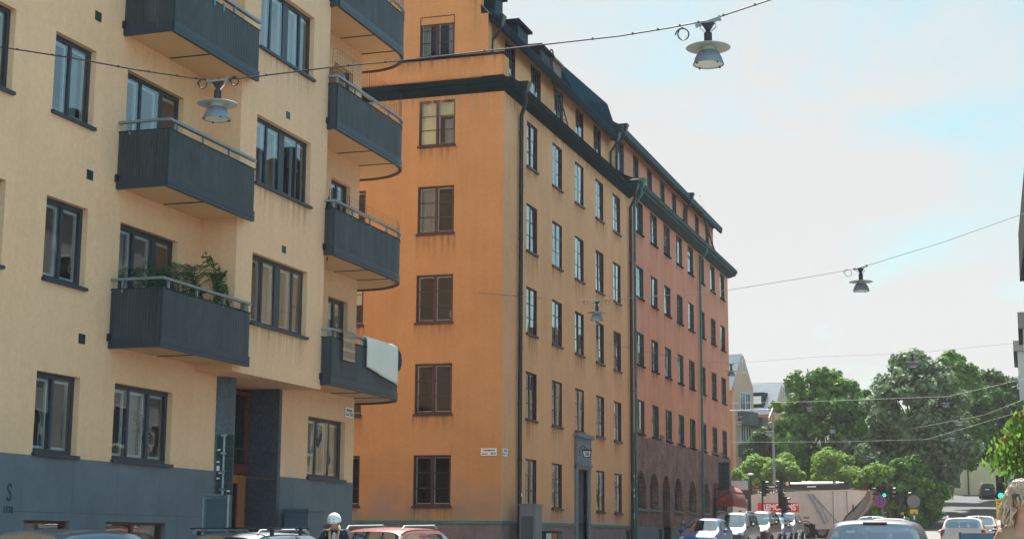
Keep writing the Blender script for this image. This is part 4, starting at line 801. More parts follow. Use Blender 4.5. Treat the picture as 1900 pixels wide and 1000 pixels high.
x = dup(l0, (-3.94,42.5,8.87), R(20), 'lamp alone against the sky right of the pink house'); tilt(x, R(-16)); x.scale = (1.05,)*3
wire('third wire, starting above the fourth window column of the orange house', [(-16.3,63.3,9.65),(-14,66,9.3),(-11.9,67.4,9.15),(-8.5,71,9.75),(-4.7,75,10.24),(-2,78,10.8),(.5,80,11.2)], .006)
x = dup(l0, (-11.9,67.4,9.14), 0, 'small lamp hanging by the far corner of the pink house'); x.scale = (.85,)*3
dup(l0, (-4.7,75,10.22), 0, 'small lamp at the top of the silvery tree')
wire('pale wire crossing the middle of the tree crowns', [(-17.5,97,10.0),(-12.14,95,9.81),(-3.99,95,9.95),(.26,95,10.86)], .008, WIREL)
wire('lower pale wire crossing the dark part of the tree crowns', [(-19.6,110,8.37),(-12,110,8.3),(-6.15,110,8.38),(-.84,110,9.92),(.2,110,10.2)], .008, WIREL)
wire('pale wire rising to the right between the silvery tree and the right edge', [(-6.5,102,8.6),(-4.16,102,9.0),(-2.2,102,9.35),(0,102,10.2)], .008, WIREL)
for (p, s, lb) in (((-4.16,95,9.9),.9,'tiny pale lamp before the upper right of the silvery tree'),((-12.06,95,9.75),.8,'tiny pale lamp before the top left of the leafy green tree'),((-12.45,110,9.4),.8,'tiny pale lamp before the middle of the dark green tree'),((-3.7,102,9.3),.9,'tiny pale lamp on the right slope of the silvery tree'),((-4.49,110,8.75),.8,'lowest tiny pale lamp before the silvery tree'),((-16.33,95,9.0),.85,'tiny lamp beside the dark balconies of the narrow gabled house'),((-16.4,107,9.3),1.1,'pale lamp on the bracket of the tall pole')):
    x = dup(l0, p, 0, lb); x.scale = (s,)*3
T = thing('lamp_pole', 'tall grey lamp pole with slanting bracket behind the garbage truck', 'pole', (-16.85,112,gz(112)))
MB().tube([(0,0,0),(0,0,5),(0,0,9.0)], [.12,.09,.06], 10).build('pole', MT['truck_pole'] if 'truck_pole' in MT else mat('grey_pole', (.20,.21,.21), .7), T, smooth=True); MB().tube([(0,0,8.8),(.45,-4.8,7.75),(.45,-4.9,7.6)], .04, 6).tube([(-2.6,-8,8.0),(0,0,8.7)], .03, 5).build('bracket', WIREL, T)
T = thing('park_lamp', 'low white-topped park lamp among the bushes left of the tall pole', 'lamp', (-19.6,118.5,gz(118.5)))
MB().tube([(0,0,0),(0,0,3.9)], .06, 8).build('post', TEALB, T); MB().lathe([(0,4.1),(.24,4.05),(.26,3.98),(.06,3.9),(0,3.9)], n=16).build('lamp_head', WHT, T, smooth=True)
# ---------------------------------------------------------------- things on balconies
FX = XF+.045
def rug(name, label, y0, y1, z_top, zl, zr, m, thick=.02, m2=None, nx=FX, cat='rug'):
    """draped over the handrail: down the front to zl/zr and a little down the back"""
    mb = MB(); n = 14; K = 10
    for k in range(n+1):
        t = k/n; y = y0+(y1-y0)*t; zb_ = zl+(zr-zl)*t; w = .008*math.sin(t*9)+.004*math.sin(t*23)
        prof = [(nx-.12,z_top-.35),(nx-.115,z_top-.1),(nx-.11,z_top-.01),(nx-.05,z_top+.025),(nx+.015,z_top),(nx+.035+w,z_top-.12)]+[(nx+.035+w*(1+j*.1), z_top-.12+(zb_-z_top+.12)*j/K) for j in range(1,K+1)]
        mb.v += [(x,y,z) for x,z in prof]
    P_ = 6+K
    for k in range(n):
        for j in range(P_-1): mb.f.append((k*P_+j,(k+1)*P_+j,(k+1)*P_+j+1,k*P_+j+1)); mb.mi.append(0 if not m2 or (j-6)%4 else 1)
    o = mb.build(name, [m,m2] if m2 else m, None, smooth=True); sol = o.modifiers.new('s','SOLIDIFY'); sol.thickness = thick; return tag(o, label, cat)
RZ = 5.09+1.325
rug('rug', 'white rug hanging slanted over the lowest curved balcony', 35.03, 37.0, RZ, 5.70, 5.44, mat('white_wool', (.70,.71,.62), .95, bump=.5, bscale=80), .03)
rug('rug', 'small brown woven rug with bands over the lowest curved balcony', 33.62, 34.3, RZ, 5.72, 5.72, mat('brown_weave', (.30,.20,.13), .95, var=.25, vscale=12, bump=.6, bscale=60), .015, mat('pale_weave', (.42,.33,.24), .95))
mb = MB(); mb.sphere((-15.30,37.5,6.12), .2, sc=(.35,.7,1.35)); tag(mb.build('folded_blanket', mat('navy_cloth', (.02,.03,.07), .9), smooth=True), 'dark blue folded blanket at the far end of the lowest curved balcony', 'blanket')
T = thing('lantern', 'black oriental lantern on the railing end of the third curved balcony', 'lantern', (-15.55,33.5,9.25-.18))
MB().lathe([(0,0),(.11,0),(.11,.03),(.07,.05),(.09,.3),(.13,.31),(.05,.4),(.07,.42),(.02,.48),(.03,.52),(0,.6)], n=10).build('lantern_body', BLK, T); MB().tube([(0,0,-.0),(0,0,-1.0)], .015, 6).build('stem', BLK, T)
T = thing('wicker_basket', 'brown wicker box on a dark stand at the near corner of the second curved balcony', 'basket', (-15.42,33.35,11.22+.17))
MB().box((-.17,-.17,.9),(.17,.2,1.32)).build('basket_body', mat('wicker', (.30,.15,.07), .8, var=.4, vscale=25), T); MB().box((-.19,-.19,1.32),(.19,.22,1.36)).build('lid', WOODO, T); MB().box((-.15,-.15,0),(.15,.15,.9)).build('stand', BLK, T)
for i,(y,z) in enumerate(((26.55,12.37),(27.02,12.37),(27.4,12.37))):
    tag(MB().box((XF+.02,y-.015,z-.14),(XF+.045,y+.015,z+.02)).box((XF-.02,y-.015,z+.0),(XF+.03,y+.015,z+.03)).build('clothes_peg', mat('turquoise_plastic', (.05,.35,.42), .4)), 'turquoise clothes peg clipped on the top left balcony edge', 'peg', 'pegs on the top balcony')
# plants on the third balcony
LDP = mat('dark_palm_leaf', (.025,.07,.03), .6)
def palm(x, y, z):
    T = thing('potted_palm', 'feathery dark green palm behind the railing of the lowest square balcony', 'plant', (x,y,z)); r = np.random.default_rng(3)
    MB().lathe([(0,0),(.16,0),(.2,.32),(.18,.32),(.15,.05)], n=16).build('pot', mat('terracotta', (.35,.12,.06), .8), T); s = MB(); lf = MB()
    for k in range(22):
        a = r.uniform(0,6.28); l = r.uniform(.55,.95); hh = r.uniform(.75,1.25)
        pts = [Vector((l*t*math.cos(a), l*t*math.sin(a), .35+hh*math.sin(t*2.0)*.95)) for t in [i/9 for i in range(10)]]; s.tube(pts, .008, 4)
        for i in range(2,10):
            d = (pts[i]-pts[i-1]).normalized(); sd2 = d.cross(Vector((0,0,1))).normalized()
            for sg in (-1,1):
                for q in (0,.5):
                    p = pts[i-1].lerp(pts[i],q); e = p+sd2*sg*.17+d*.13-Vector((0,0,.06)); lf.add([p-d*.009,p+d*.009,e], [(0,1,2)])
    s.build('stem', LD, T); lf.build('fronds', LDP, T); return T
palm(-15.62,26.9,5.26+.2); palm2 = palm(-15.7,26.2,5.26+.1); palm2['label'] = 'second feathery palm, nearest the left end of the lowest square balcony'
T = thing('potted_shrub', 'leggy shrub with sparse leaves against the bay wall of the lowest square balcony', 'plant', (-15.65,28.1,5.26)); r = np.random.default_rng(8); s = MB(); cl = []
MB().lathe([(0,0),(.18,0),(.22,.36),(.2,.36),(.16,.05)], n=16).build('pot', MT['terracotta'], T)
for br in ([(0,0,.3),(.05,.1,.8),(-.05,.3,1.3),(.0,.22,1.75),(-.1,-.05,2.0)],[(0,0,.3),(.05,-.3,.8),(0,-.62,1.25),(-.05,-.7,1.5)],[(0,.0,.5),(.1,.35,.95),(.1,.55,1.15)],[(0,.1,.8),(.05,.4,1.25),(.0,.6,1.5)],[(0,-.1,.5),(.1,-.5,.9),(.15,-.8,1.05)],[(0,.3,1.3),(.02,.5,1.7)]):
    s.tube(br, [.014]*(len(br)-1)+[.004], 5)
    for i in range(1,len(br)):
        for t in (.35,.7,1.0): cl.append(tuple(Vector(br[i-1]).lerp(Vector(br[i]),t)))
s.build('stem', BARK, T); leaves('leaves', cl, [.13]*len(cl), 10, .10, LD, T, oval=True, seed=4); leaves('low_leaves', [(.1,-.6,.95),(0,-.5,1.15),(.1,-.3,.9),(.1,.1,.85),(0,.4,.9)], [.2]*5, 40, .10, LD, T, oval=True, seed=5)
T = thing('wall_planter', 'triangular dark green mask planter on the bay side wall above the lowest square balcony', 'planter', (-15.82,28.74,6.85))
MB().prism([(-.14,.13),(.14,.13),(.04,-.18),(0,-.24),(-.04,-.18)], -.1, -.0, ax=1).build('planter_body', mat('green_bronze', (.02,.05,.05), .4, metal=.4), T); MB().sphere((0,-.1,.0), .08, sc=(.9,.6,1.1)).build('mask_face', MT['green_bronze'], T, smooth=True); MB().box((-.16,-.12,.13),(.16,0,.16)).build('rim', MT['green_bronze'], T)
tag(MB().box((XB+.09,28.86,6.2),(XB+.2,29.02,6.42)).build('weathered_stone', mat('mossy_stone', (.2,.2,.15), .9, var=.4, vscale=20)), 'mossy stone at the right end of the lowest square balcony railing', 'stone')
# red geranium behind ground floor window
T = thing('potted_geranium', 'red geranium standing behind the three-light ground floor window', 'plant', (-16.62,27.3,3.08)); MB().lathe([(0,0),(.08,0),(.1,.16),(0,.16)], n=12).build('pot', MT['terracotta'], T)
leaves('leaves', [(0,0,.3),(0,.1,.45),(0,-.1,.6),(0,-.15,.85)], [.14]*4, 40, .07, LM, T, seed=2); leaves('flowers', [(.05,-.05,.5),(.05,.15,.42),(.05,.2,.22)], [.05]*3, 30, .05, mat('red_petal', (.5,.02,.04), .6), T, seed=3)
# ---------------------------------------------------------------- street furniture on the left
T = thing('signboard_back', 'dark green back of a tall road signboard on a galvanised pipe before the entrance', 'sign', (-13.95,25.85,gz(25.8)+.12))
for k in range(5): MB().box((-.17,-.015,2.0+k*.22),(.17,.015,2.215+k*.22)).build('board', mat('dark_green_board', (.016,.04,.045), .5, var=.15, vscale=6), T)
q = MB(); q.tube([(0,-.05,3.1),(0,-.05,2.0),(-.03,-.05,1.99),(-.36,-.05,1.99),(-.38,-.05,1.95),(-.38,-.05,0)], .024, 8); q.tube([(.12,-.04,2.0),(.12,-.04,0)], .024, 8); q.build('pipe_frame', GALV, T, smooth=True)
q = MB()
for z in (3.08,2.75,2.42,2.1): q.box((-.05,-.085,z-.02),(.07,-.02,z+.02))
q.build('clamp', CHR, T)
for x_,z,h_ in ((-.12,2.82,.014),(-.13,2.6,.014),(-.08,2.40,.014),(-.12,2.3,.014),(.1,2.07,.014),(-.125,2.485,.045)): MB().box((x_-.03,-.019,z-h_),(x_+.03,-.0155,z+h_)).build('sticker', WHT, T)
MB().box((-.34,-.03,.15),(.1,-.01,1.93)).build('lower_panel', mat('blue_grey_panel', (.06,.10,.13), .5, var=.15, vscale=2), T)
def cabinet(label, x, y, w, d, h, rz, m, z=None):
    T = thing('utility_cabinet', label, 'cabinet', (x,y,(gz(y)+.12) if z is None else z), rz)
    b = MB().box((-w/2,-d/2,0),(w/2,d/2,h)).build('cabinet_body', m, T); MB().box((-w/2-.03,-d/2-.04,h),(w/2+.03,d/2+.03,h+.05)).build('lid', m, T)
    MB().box((-w/2+.05,-d/2-.02,.15),(w/2-.05,-d/2-.004,h-.08)).build('cabinet_door', m, T); MB().box((w/2-.12,-d/2-.035,h*.5),(w/2-.09,-d/2-.02,h*.5+.12)).build('handle', BLK, T); return T
cabinet('blue-grey utility cabinet leaning by the wall right of the entrance slab', -15.85, 33.25, .62, .75, 1.70, R(-3), mat('blue_grey_enamel', (.085,.12,.155), .5, var=.12, vscale=4))
cg = cabinet('grey utility cabinet with glazed notice at the corner of the orange house', -15.62, 50.1, .55, .75, 2.0, 0, mat('grey_enamel', (.14,.16,.18), .5, var=.15, vscale=4)); cg.location.z = .68
MB().box((-.2,-.405,.55),(.2,-.398,1.65)).build('notice_panel', SIMG, cg)
T = thing('newspaper_box', 'small box with white and orange front beside the orange house', 'box', (-15.4,51.6,gz(51.6)+.12)); MB().box((-.35,-.3,0),(.35,.3,.98)).build('box_body', mat('charcoal_enamel', (.03,.04,.05), .5), T); MB().box((-.04,-.31,.5),(.14,-.302,.95)).build('white_panel', WHT, T); MB().box((.16,-.31,.5),(.33,-.302,.95)).build('orange_panel', mat('orange_enamel', (.6,.16,.04), .5), T); MB().box((-.37,-.32,.98),(.37,.32,1.02)).build('lid', TEALB, T)
for (y,lb) in ((63.2,'left'),(64.4,'right')):
    pass
for (x_,y,lb) in ((-15.6,63.5,'dark iron bollard against the orange house base'),(-15.6,69.6,'short dark post in front of the first brick arch'),(-15.5,78.3,'dark post beside the blue car')):
    T = thing('bollard', lb, 'bollard', (x_,y,gz(y)+.12)); MB().lathe([(0,0),(.09,0),(.08,.05),(.06,.75),(.085,.78),(.07,.9),(0,.93)], n=14).build('post', BLKP, T, smooth=True)
T = thing('hydrant_post', 'pale standpipe with a round top before the brick arches', 'standpipe', (-15.3,73.0,gz(73)+.12)); MB().tube([(0,0,0),(0,0,1.05)], .06, 10).build('pipe', GALV, T); MB().sphere((0,0,1.12), .13).build('head', GALV, T, smooth=True)
def namesign(label, F, u0, u1, z0, z1, lines, n=.03):
    c = F.p((u0+u1)/2,(z0+z1)/2,n); T = thingw('street_name_sign', label, 'sign', c); w = MB(); F.box(w, u0, u1, z0, z1, n-.02, n); w.build('plate', WHT, T)
    F.box(q := MB(), u0+.02, u1-.02, z0+(z1-z0)*.47, z0+(z1-z0)*.485, n, n+.002); q.build('rule', BLK, T)
    for (tx, sz, du, dz, sx) in lines:
        text_mesh(tx, sz, BLK, T, frameM(F.p((u0+u1)/2+du,(z0+z1)/2+dz,n+.002), F.u, (0,0,1), F.n), 'lettering', .001, sx, .004)
    return T
namesign('white street name sign on the shaded side wall of the orange house', FS, -17.0, -16.45, 4.28, 4.52, [('Carlbelmsgatan',.085,0,.055,.78),('Kvarteret',.05,-.14,-.06,1),('20-18',.08,.15,-.055,.9)])
namesign('narrow street name sign round the corner on the street front of the orange house', F1, 49.1, 49.6, 4.28, 4.52, [('Scheelegatan',.085,0,.055,.75),('Kvarteret',.05,-.12,-.06,1),('58',.08,.15,-.055,.9)])
namesign('white street name sign at the corner of the yellow house under the curved balcony', F1, 36.38, 36.88, 4.60, 4.86, [('Scheelegatan',.085,0,.055,.75),('Kvarteret',.05,-.12,-.06,1),('70-60',.08,.13,-.055,.8)])
# signs, sign panel and awning at the end of the pink house
T = thing('signboard_back', 'dark slatted back of a road signboard on a blue pipe before the red awning', 'sign', (-14.6,80.0,gz(80)+.12))
for k in range(6): MB().box((-.28,-.02,2.75+k*.235),(.28,.02,2.98+k*.235)).build('board', MT['dark_green_board'], T)
MB().tube([(.02,-.06,4.15),(.02,-.06,2.85),(.0,-.06,2.8),(-.44,-.06,2.8),(-.46,-.06,2.76),(-.46,-.06,0)], .03, 8).build('pipe_frame', TEALB, T)
tag(MB().box((-14.78,79.9,3.55),(-14.5,79.93,3.75)).build('red_plate', mat('red_sign', (.55,.03,.02), .5)), 'small red plate beside the blue pipe near the awning', 'sign')
AWN = mat('dusty_red_awning', (.24,.075,.06), .85, var=.15, vscale=2); T = thingw('awning', 'quarter-round dusty red awning at the far end of the brick ground floor', 'awning', (-15.6,87.5,4.1))
mb = MB(); n = 10
for k in range(n+1):
    t = math.pi/2*k/n; x_ = P1+.02+1.0*math.sin(t); z = 3.75+.95*math.cos(t)
    mb.v += [(x_,86.4,z),(x_,90.6,z)]
for k in range(n): mb.f.append((2*k,2*k+1,2*k+3,2*k+2)); mb.mi.append(0)
b0 = len(mb.v); mb.v += [(P1+.02,86.4,3.75),(P1+.02,90.6,3.75)]; mb.f += [tuple([2*k for k in range(n+1)]+[b0]), tuple([2*k+1 for k in range(n+1)]+[b0+1])]; mb.mi += [0,0]
mb.build('canopy', AWN, T); MB().box((P1+.99,86.38,3.4),(P1+1.05,90.62,3.76)).box((P1+.02,86.37,3.4),(P1+1.04,86.40,3.76)).build('valance', mat('rust_red_valance', (.26,.05,.03), .85), T)
q = MB()
for t in (.5,1.05): q.tube([(P1+.02,86.39,3.75),(P1+.02+1.01*math.sin(t),86.39,3.75+.96*math.cos(t))], .02, 5); q.tube([(P1+.02+1.015*math.sin(t),86.39,3.75+.965*math.cos(t)),(P1+.02+1.015*math.sin(t),90.6,3.75+.965*math.cos(t))], .018, 5)
q.build('awning_rib', BLKP, T)
T = thing('shop_sign', 'blank pale rectangular sign box projecting from the end of the brick wall', 'sign', (-15.75,91.4,4.73)); MB().box((-.5,-.08,-.27),(.5,.08,.27)).build('sign_face', mat('pale_sign', (.78,.80,.76), .6, var=.12, vscale=9), T); frame_rect(Fr((0,-.09,0),(1,0,0),(0,-1,0)), q := MB(), -.52,.52,-.29,.29,.03,-.1,.02); q.build('sign_frame', GALV, T)

T = thing('table_lamp', 'small table lamp with a pale shade behind a dark window of the orange side wall', 'lamp', (-18.25,49.45,8.82)); MB().lathe([(0,0),(.06,0),(.06,.02),(.015,.03),(.015,.2)], n=12).build('lamp_foot', BLK, T); MB().lathe([(.11,.18),(.075,.38)], n=16).build('lamp_shade', CURT, T)
# ---------------------------------------------------------------- cars
def make_car(label, kind, L_, W, H, col, loc, rz, rails=False, group=None, bars=False, metal=.3, name='parked_car', plate=None, seats=False, dark_roof=False):
    """built with its nose towards local -Y, centred on the origin"""
    nm = 'paint_%02x%02x%02x' % tuple(int(c*255) for c in col); P = mat(nm, col, .35, metal=metal*.35, coat=.45, spec=.4)
    K = {'hatch': [(0,.46,.42,.78),(.03,.54,.46,.92),(.12,.60,.53,.985),(.235,.655,.615,1),(.40,.955,.645,1),(.46,.99,.65,1),(.60,1,.66,1),(.63,1,.66,1),(.80,.985,.675,1),(.86,.955,.68,.99),(.955,.70,.685,.96),(.985,.62,.60,.93),(1,.46,.44,.84)],
         'estate': [(0,.46,.42,.78),(.03,.54,.46,.92),(.12,.60,.53,.985),(.25,.655,.615,1),(.38,.955,.645,1),(.44,.99,.65,1),(.57,1,.66,1),(.59,1,.66,1),(.82,.985,.675,1),(.90,.955,.68,.99),(.97,.70,.685,.96),(.99,.62,.60,.93),(1,.46,.44,.84)],
         'mpv': [(0,.44,.40,.78),(.03,.50,.44,.92),(.09,.54,.50,.985),(.18,.60,.57,1),(.36,.95,.60,1),(.42,.99,.61,1),(.57,1,.62,1),(.59,1,.62,1),(.84,.985,.63,1),(.93,.95,.64,.99),(.98,.66,.645,.96),(.992,.60,.58,.94),(1,.44,.42,.88)]}[kind]
    body = bpy.data.meshes.new('b'); V = []; Fc = []; mi = []; zb = .17; rf = {'hatch':.74,'estate':.76,'mpv':.80}[kind]
    for i,(t,top,belt,wf) in enumerate(K):
        y = (t-.5)*L_; w = W/2*wf; z1 = top*H; zl = belt*H; cab = top > belt+.12; rw = W/2*(rf if cab else .90*wf)
        low = zb+(.12 if i in (0,12) else 0)
        half = [(0,low),(w*.82,low),(w*.97,low+.14),(w,.42*H if .42*H < zl-.04 else zl-.06),(w*.965,zl-.01),(w*.94,zl+.02 if not cab else zl+.03),
                ((rw+(w*.94-rw)*.12),z1-.075*H if cab else z1-.012),(rw*.93,z1-.025 if cab else z1-.006),(rw*.55,z1),(0,z1+.012)]
        if not cab: half[5] = (w*.93, min(half[5][1], z1-.018))
        row = [(x,y,z) for x,z in half]+[(-x,y,z) for x,z in reversed(half[1:-1])]
        V += row
    M_ = len(row); nH = 10
    for i in range(len(K)-1):
        for j in range(M_):
            jj = (j+1)%M_; Fc.append((i*M_+j, i*M_+jj, (i+1)*M_+jj, (i+1)*M_+j)); s = j if j < 9 else M_-1-j
            g = 0
            if s in (7,8) and i == 3: g = 2
            if s == 5 and i in (3,4,5,7,8,9): g = 1 if j < 9 else 4
            if s in (7,8) and i == 9: g = 3
            mi.append(g)
    for e, rev in ((0,False),(len(K)-1,True)): f = tuple(e*M_+j for j in range(M_)); Fc.append(f if not rev else tuple(reversed(f))); mi.append(0)
    body.from_pydata(V, [], Fc); body.polygons.foreach_set('material_index', mi)
    ms = [P, GLC, GLC, GLC, GLC]; [body.materials.append(x) for x in ms]
    # crease the outline of every glazed face
    cr = body.attributes.new('crease_edge', 'FLOAT', 'EDGE'); ef = {}
    for p in body.polygons:
        for k in p.edge_keys: ef.setdefault(tuple(sorted(k)), []).append(mi[p.index])
    for e in body.edges:
        s = set(ef[tuple(sorted(e.vertices))]); cr.data[e.index].value = .85 if len(s) > 1 else 0
    o = bpy.data.objects.new('b', body); C.objects.link(o); md = o.modifiers.new('s','SUBSURF'); md.levels = 2; md.render_levels = 2
    dg = bpy.context.evaluated_depsgraph_get(); me = bpy.data.meshes.new_from_object(o.evaluated_get(dg)); bpy.data.objects.remove(o)
    co = np.zeros(len(me.vertices)*3); me.vertices.foreach_get('co', co); co = co.reshape(-1,3)
    T = thing(name, label, 'car', (0,0,0), 0, group)
    for g, nme, m_ in ((0,'body',P),(1,'side_windows',GLC),(4,'side_windows',GLC),(2,'windscreen',GLC),(3,'rear_window',GLC)):
        fs = [tuple(p.vertices) for p in me.polygons if p.material_index == g]
        if not fs: continue
        used = sorted({v for f in fs for v in f}); ix = {v:k for k,v in enumerate(used)}; mb = MB(); mb.v = [tuple(co[v]) for v in used]; mb.f = [tuple(ix[v] for v in f) for f in fs]; mb.mi = [0]*len(fs)
        mb.build(nme, m_, T, smooth=True)
    bpy.data.meshes.remove(me)
    rw_ = .31; tr = W/2-.02
    for sy in (-.31*L_, .30*L_):
        for sx in (-1,1):
            a = MB(); xx = sx*tr; prof = [(0,-.11),(rw_*.7,-.11),(rw_,-.09),(rw_,.09),(rw_*.7,.10),(0,.10)]
            ty = MB(); ty.lathe(prof[1:5], n=24); ty.v = [(xx+z*(1 if sx > 0 else -1)*.9, sy+y_, rw_+x_) for (x_,y_,z) in ty.v]; w_ = ty.build('wheel', RUB, T, smooth=True)
            h = MB(); h.lathe([(0,.06),(.05,.07),(.08,.05),(rw_*.68,.085),(rw_*.72,.10)], n=24); h.v = [(xx+z*(1 if sx > 0 else -1), sy+y_, rw_+x_) for (x_,y_,z) in h.v]; h.build('rim', CHR, w_, smooth=True)
            q = MB(); q.lathe([(0,0),(rw_+.06,0)], n=24); q.v = [(xx+sx*.015, sy+y_, rw_+x_) for (x_,y_,z) in q.v]; q.build('wheel_arch', BLK, T)
    MB().box((-W/2*.8,-L_*.33,.3),(W/2*.8,L_*.44,.62*H*.9)).build('interior', BLK, T)
    for sx in (-1,1):
        hz = H*(.46 if kind != 'mpv' else .45)
        MB().sphere((sx*W/2*.74,-L_/2+.14,hz), .13, sc=(1.25,.9,.75)).build('headlight', CLRL, T, smooth=True)
        MB().sphere((sx*W/2*.84,L_/2-.12,H*.55), .12, sc=(.9,.8,1.7)).build('taillight', REDL, T, smooth=True)
        q = MB().sphere((sx*(W/2+.09),-L_*.14,H*.66), .1, sc=(1.1,.6,.75)); q.box((min(sx*(W/2-.1),sx*(W/2+.03)),-L_*.14-.02,H*.63),(max(sx*(W/2-.1),sx*(W/2+.03)),-L_*.14+.02,H*.65)); q.build('wing_mirror', P, T, smooth=True)
        if rails: MB().tube([(sx*W/2*rf*.9,-L_*.10,H-.03),(sx*W/2*rf*.9,-L_*.08,H+.035),(sx*W/2*rf*.88,L_*.3,H+.03),(sx*W/2*rf*.86,L_*.34,H-.03)], .022, 6).build('roof_rail', GALV, T)
    if bars:
        for yy in (-.02,.22): q = MB().box((-W/2*.95,L_*yy-.03,H+.05),(W/2*.95,L_*yy+.03,H+.075)); q.box((-W/2*.8,L_*yy-.03,H-.05),(-W/2*.74,L_*yy+.03,H+.08)); q.box((W/2*.74,L_*yy-.03,H-.05),(W/2*.8,L_*yy+.03,H+.08)); q.build('roof_bar', BLK, T)
    MB().box((-.26,-L_/2-.03,.38),(.26,-L_/2+.1,.49)).build('number_plate', WHT, T); 
    pl = MB().box((-.26,L_/2-.06,H*.50),(.26,L_/2+.012,H*.50+.11)).build('number_plate', WHT, T)
    MB().box((-.255,L_/2+.012,H*.50),(-.21,L_/2+.0135,H*.50+.11)).build('blue_band', mat('plate_blue', (.02,.08,.45), .4), T)
    if plate: text_mesh(plate, .105, BLK, T, frameM((.02, L_/2+.013, H*.50+.055), (-1,0,0), (0,0,1), (0,1,0)), 'plate_lettering', .0005, .95, .002)
    if kind != 'mpv': MB().box((-.17,L_*.352,H*.953),(.17,L_*.368,H*.964)).build('brake_light', mat('dark_red_lens', (.12,.005,.01), .4), T)
    MB().box((-W/2*.6,-L_/2-.005,.28),(W/2*.6,-L_/2+.12,.36)).build('grille', BLK, T)
    if seats:
        for (x_,y_) in ((-.36,-.02),(.36,-.02),(-.36,.26),(.36,.26),(0,.26)):
            s = MB().box((x_-.2,L_*y_-.05,.5),(x_+.2,L_*y_+.08,1.1*H/1.5)); s.box((x_-.13,L_*y_-.02,1.1*H/1.5),(x_+.13,L_*y_+.05,1.32*H/1.5)); s.build('seat', mat('seat_cloth', (.05,.05,.055), .9), T)
        MB().box((-.09,-L_*.2,H*.86),(.09,-L_*.19,H*.90)).build('mirror', BLK, T)
    T.location = (loc[0], loc[1], gz(loc[1])+.01); T.rotation_euler = (math.atan((gz(loc[1]+1)-gz(loc[1]-1))/2), 0, rz); return T
ROWG = 'cars parked along the left kerb'
BLKC = (.012,.014,.018)
make_car('dark blue hatchback, its roof just in view at bottom left', 'hatch', 4.3, 1.76, 1.52, (.02,.085,.15), (-12.75,18.6), 0, group=ROWG)
make_car('dark silver estate car with black roof bars, parked before the entrance', 'estate', 4.6, 1.78, 1.46, (.12,.15,.19), (-12.75,24.2), 0, rails=True, bars=True, group=ROWG, metal=.6)
make_car('dark red estate car with silver roof rails, behind the cyclist', 'estate', 4.7, 1.80, 1.47, (.16,.012,.014), (-12.75,30.6), 0, rails=True, group=ROWG)
make_car('bright blue hatchback, first of the parked row before the brick arches', 'hatch', 3.8, 1.70, 1.50, (.02,.10,.30), (-12.75,65.5), 0, group=ROWG)
make_car('silver people carrier parked behind the bright blue hatchback', 'mpv', 4.6, 1.85, 1.74, (.07,.09,.11), (-12.9,73), 0, rails=True, group=ROWG, metal=.4)
make_car('maroon people carrier parked behind the silver one', 'mpv', 4.4, 1.80, 1.80, (.08,.01,.02), (-12.95,80.5), 0, group=ROWG)
make_car('small blue car parked between the maroon people carrier and the silver off-roader', 'hatch', 3.9, 1.68, 1.45, (.06,.10,.22), (-13.1,86.3), 0, group=ROWG)
make_car('silver off-roader at the far end of the parked row, in front of the truck', 'estate', 4.4, 1.85, 1.72, (.16,.17,.18), (-13.35,92), 0, rails=False, group=ROWG, metal=.5)
make_car('dark plum hatchback seen from behind, nearest car in the street', 'hatch', 4.0, 1.74, 1.67, (.05,.035,.07), (-2.15,25.0), R(182), name='car', seats=True, plate='BKU 417')
make_car('white estate car with roof rails seen from behind, right of the plum hatchback', 'estate', 4.6, 1.78, 1.52, (.62,.63,.60), (-2.35,66), R(180), rails=True, name='car', plate='XLJ 254', seats=True, metal=0)
make_car('silver estate car driving ahead, just above the roof of the plum hatchback', 'estate', 4.6, 1.78, 1.50, (.40,.40,.38), (-5.0,63.5), R(180), rails=True, name='car', metal=.4)
make_car('pale blue car driving far ahead beside the tail of the truck', 'hatch', 4.1, 1.72, 1.5, (.30,.36,.42), (-7.7,86), R(180), name='car', metal=.5)
make_car('small white car in front of the white estate car, showing a red tail light', 'hatch', 4.2, 1.74, 1.55, (.62,.63,.62), (-2.1,79), R(180), name='car', metal=0)
make_car('black car parked high on the hill road', 'estate', 4.5, 1.8, 1.65, (.02,.03,.035), (-4.0,188), R(180), name='car', rails=True)
# ---------------------------------------------------------------- garbage truck
GB = gz(105)
T = thing('garbage_truck', 'pale grey garbage truck with a black crane on top, crossing the street end', 'truck', (-14, 105.5, GB))
TP = mat('dusty_truck_paint', (.50,.46,.43), .55, var=.12, vscale=.8, streak=.15); TD = mat('truck_grey', (.16,.16,.16), .6, var=.15, vscale=2)
MB().prism([(-3.45,.95),(.75,.95),(.75,3.05),(.2,3.12),(-3.0,2.96),(-3.45,2.85)], 0, 2.45, ax=1).build('hopper_body', TP, T)
MB().prism([(.76,.62),(2.2,.62),(2.35,.9),(2.75,1.5),(3.5,2.2),(4.0,2.75),(4.2,3.13),(3.3,3.18),(.9,3.16),(.2,3.05),(.76,2.5)], -.02, 2.47, ax=1).build('tail_body', TP, T)
q = MB(); c_ = [(2.25,.65),(2.45,1.0),(2.85,1.5),(3.4,1.95),(3.75,2.4),(4.02,3.1),(4.35,3.12),(4.3,2.5),(4.0,1.95),(3.5,1.4),(3.0,.7)]; q.prism(c_, .1, 2.35, ax=1); q.build('tailgate', TD, T)
q = MB(); q.tube([(x_,.06,z) for x_,z in c_[5:]], .03, 5); q.tube([(x_,2.4,z) for x_,z in c_[5:]], .03, 5); q.tube([(3.3,-.03,3.2),(4.25,-.03,3.14)], .03, 5); q.build('red_edge', mat('red_reflector', (.35,.04,.03), .5), T)
MB().box((1.95,-.035,.7),(1.98,-.015,3.1)).box((2.85,-.035,1.6),(2.88,-.015,3.1)).box((3.2,-.05,1.75),(3.3,-.02,2.2)).build('door_seam', BLK, T)
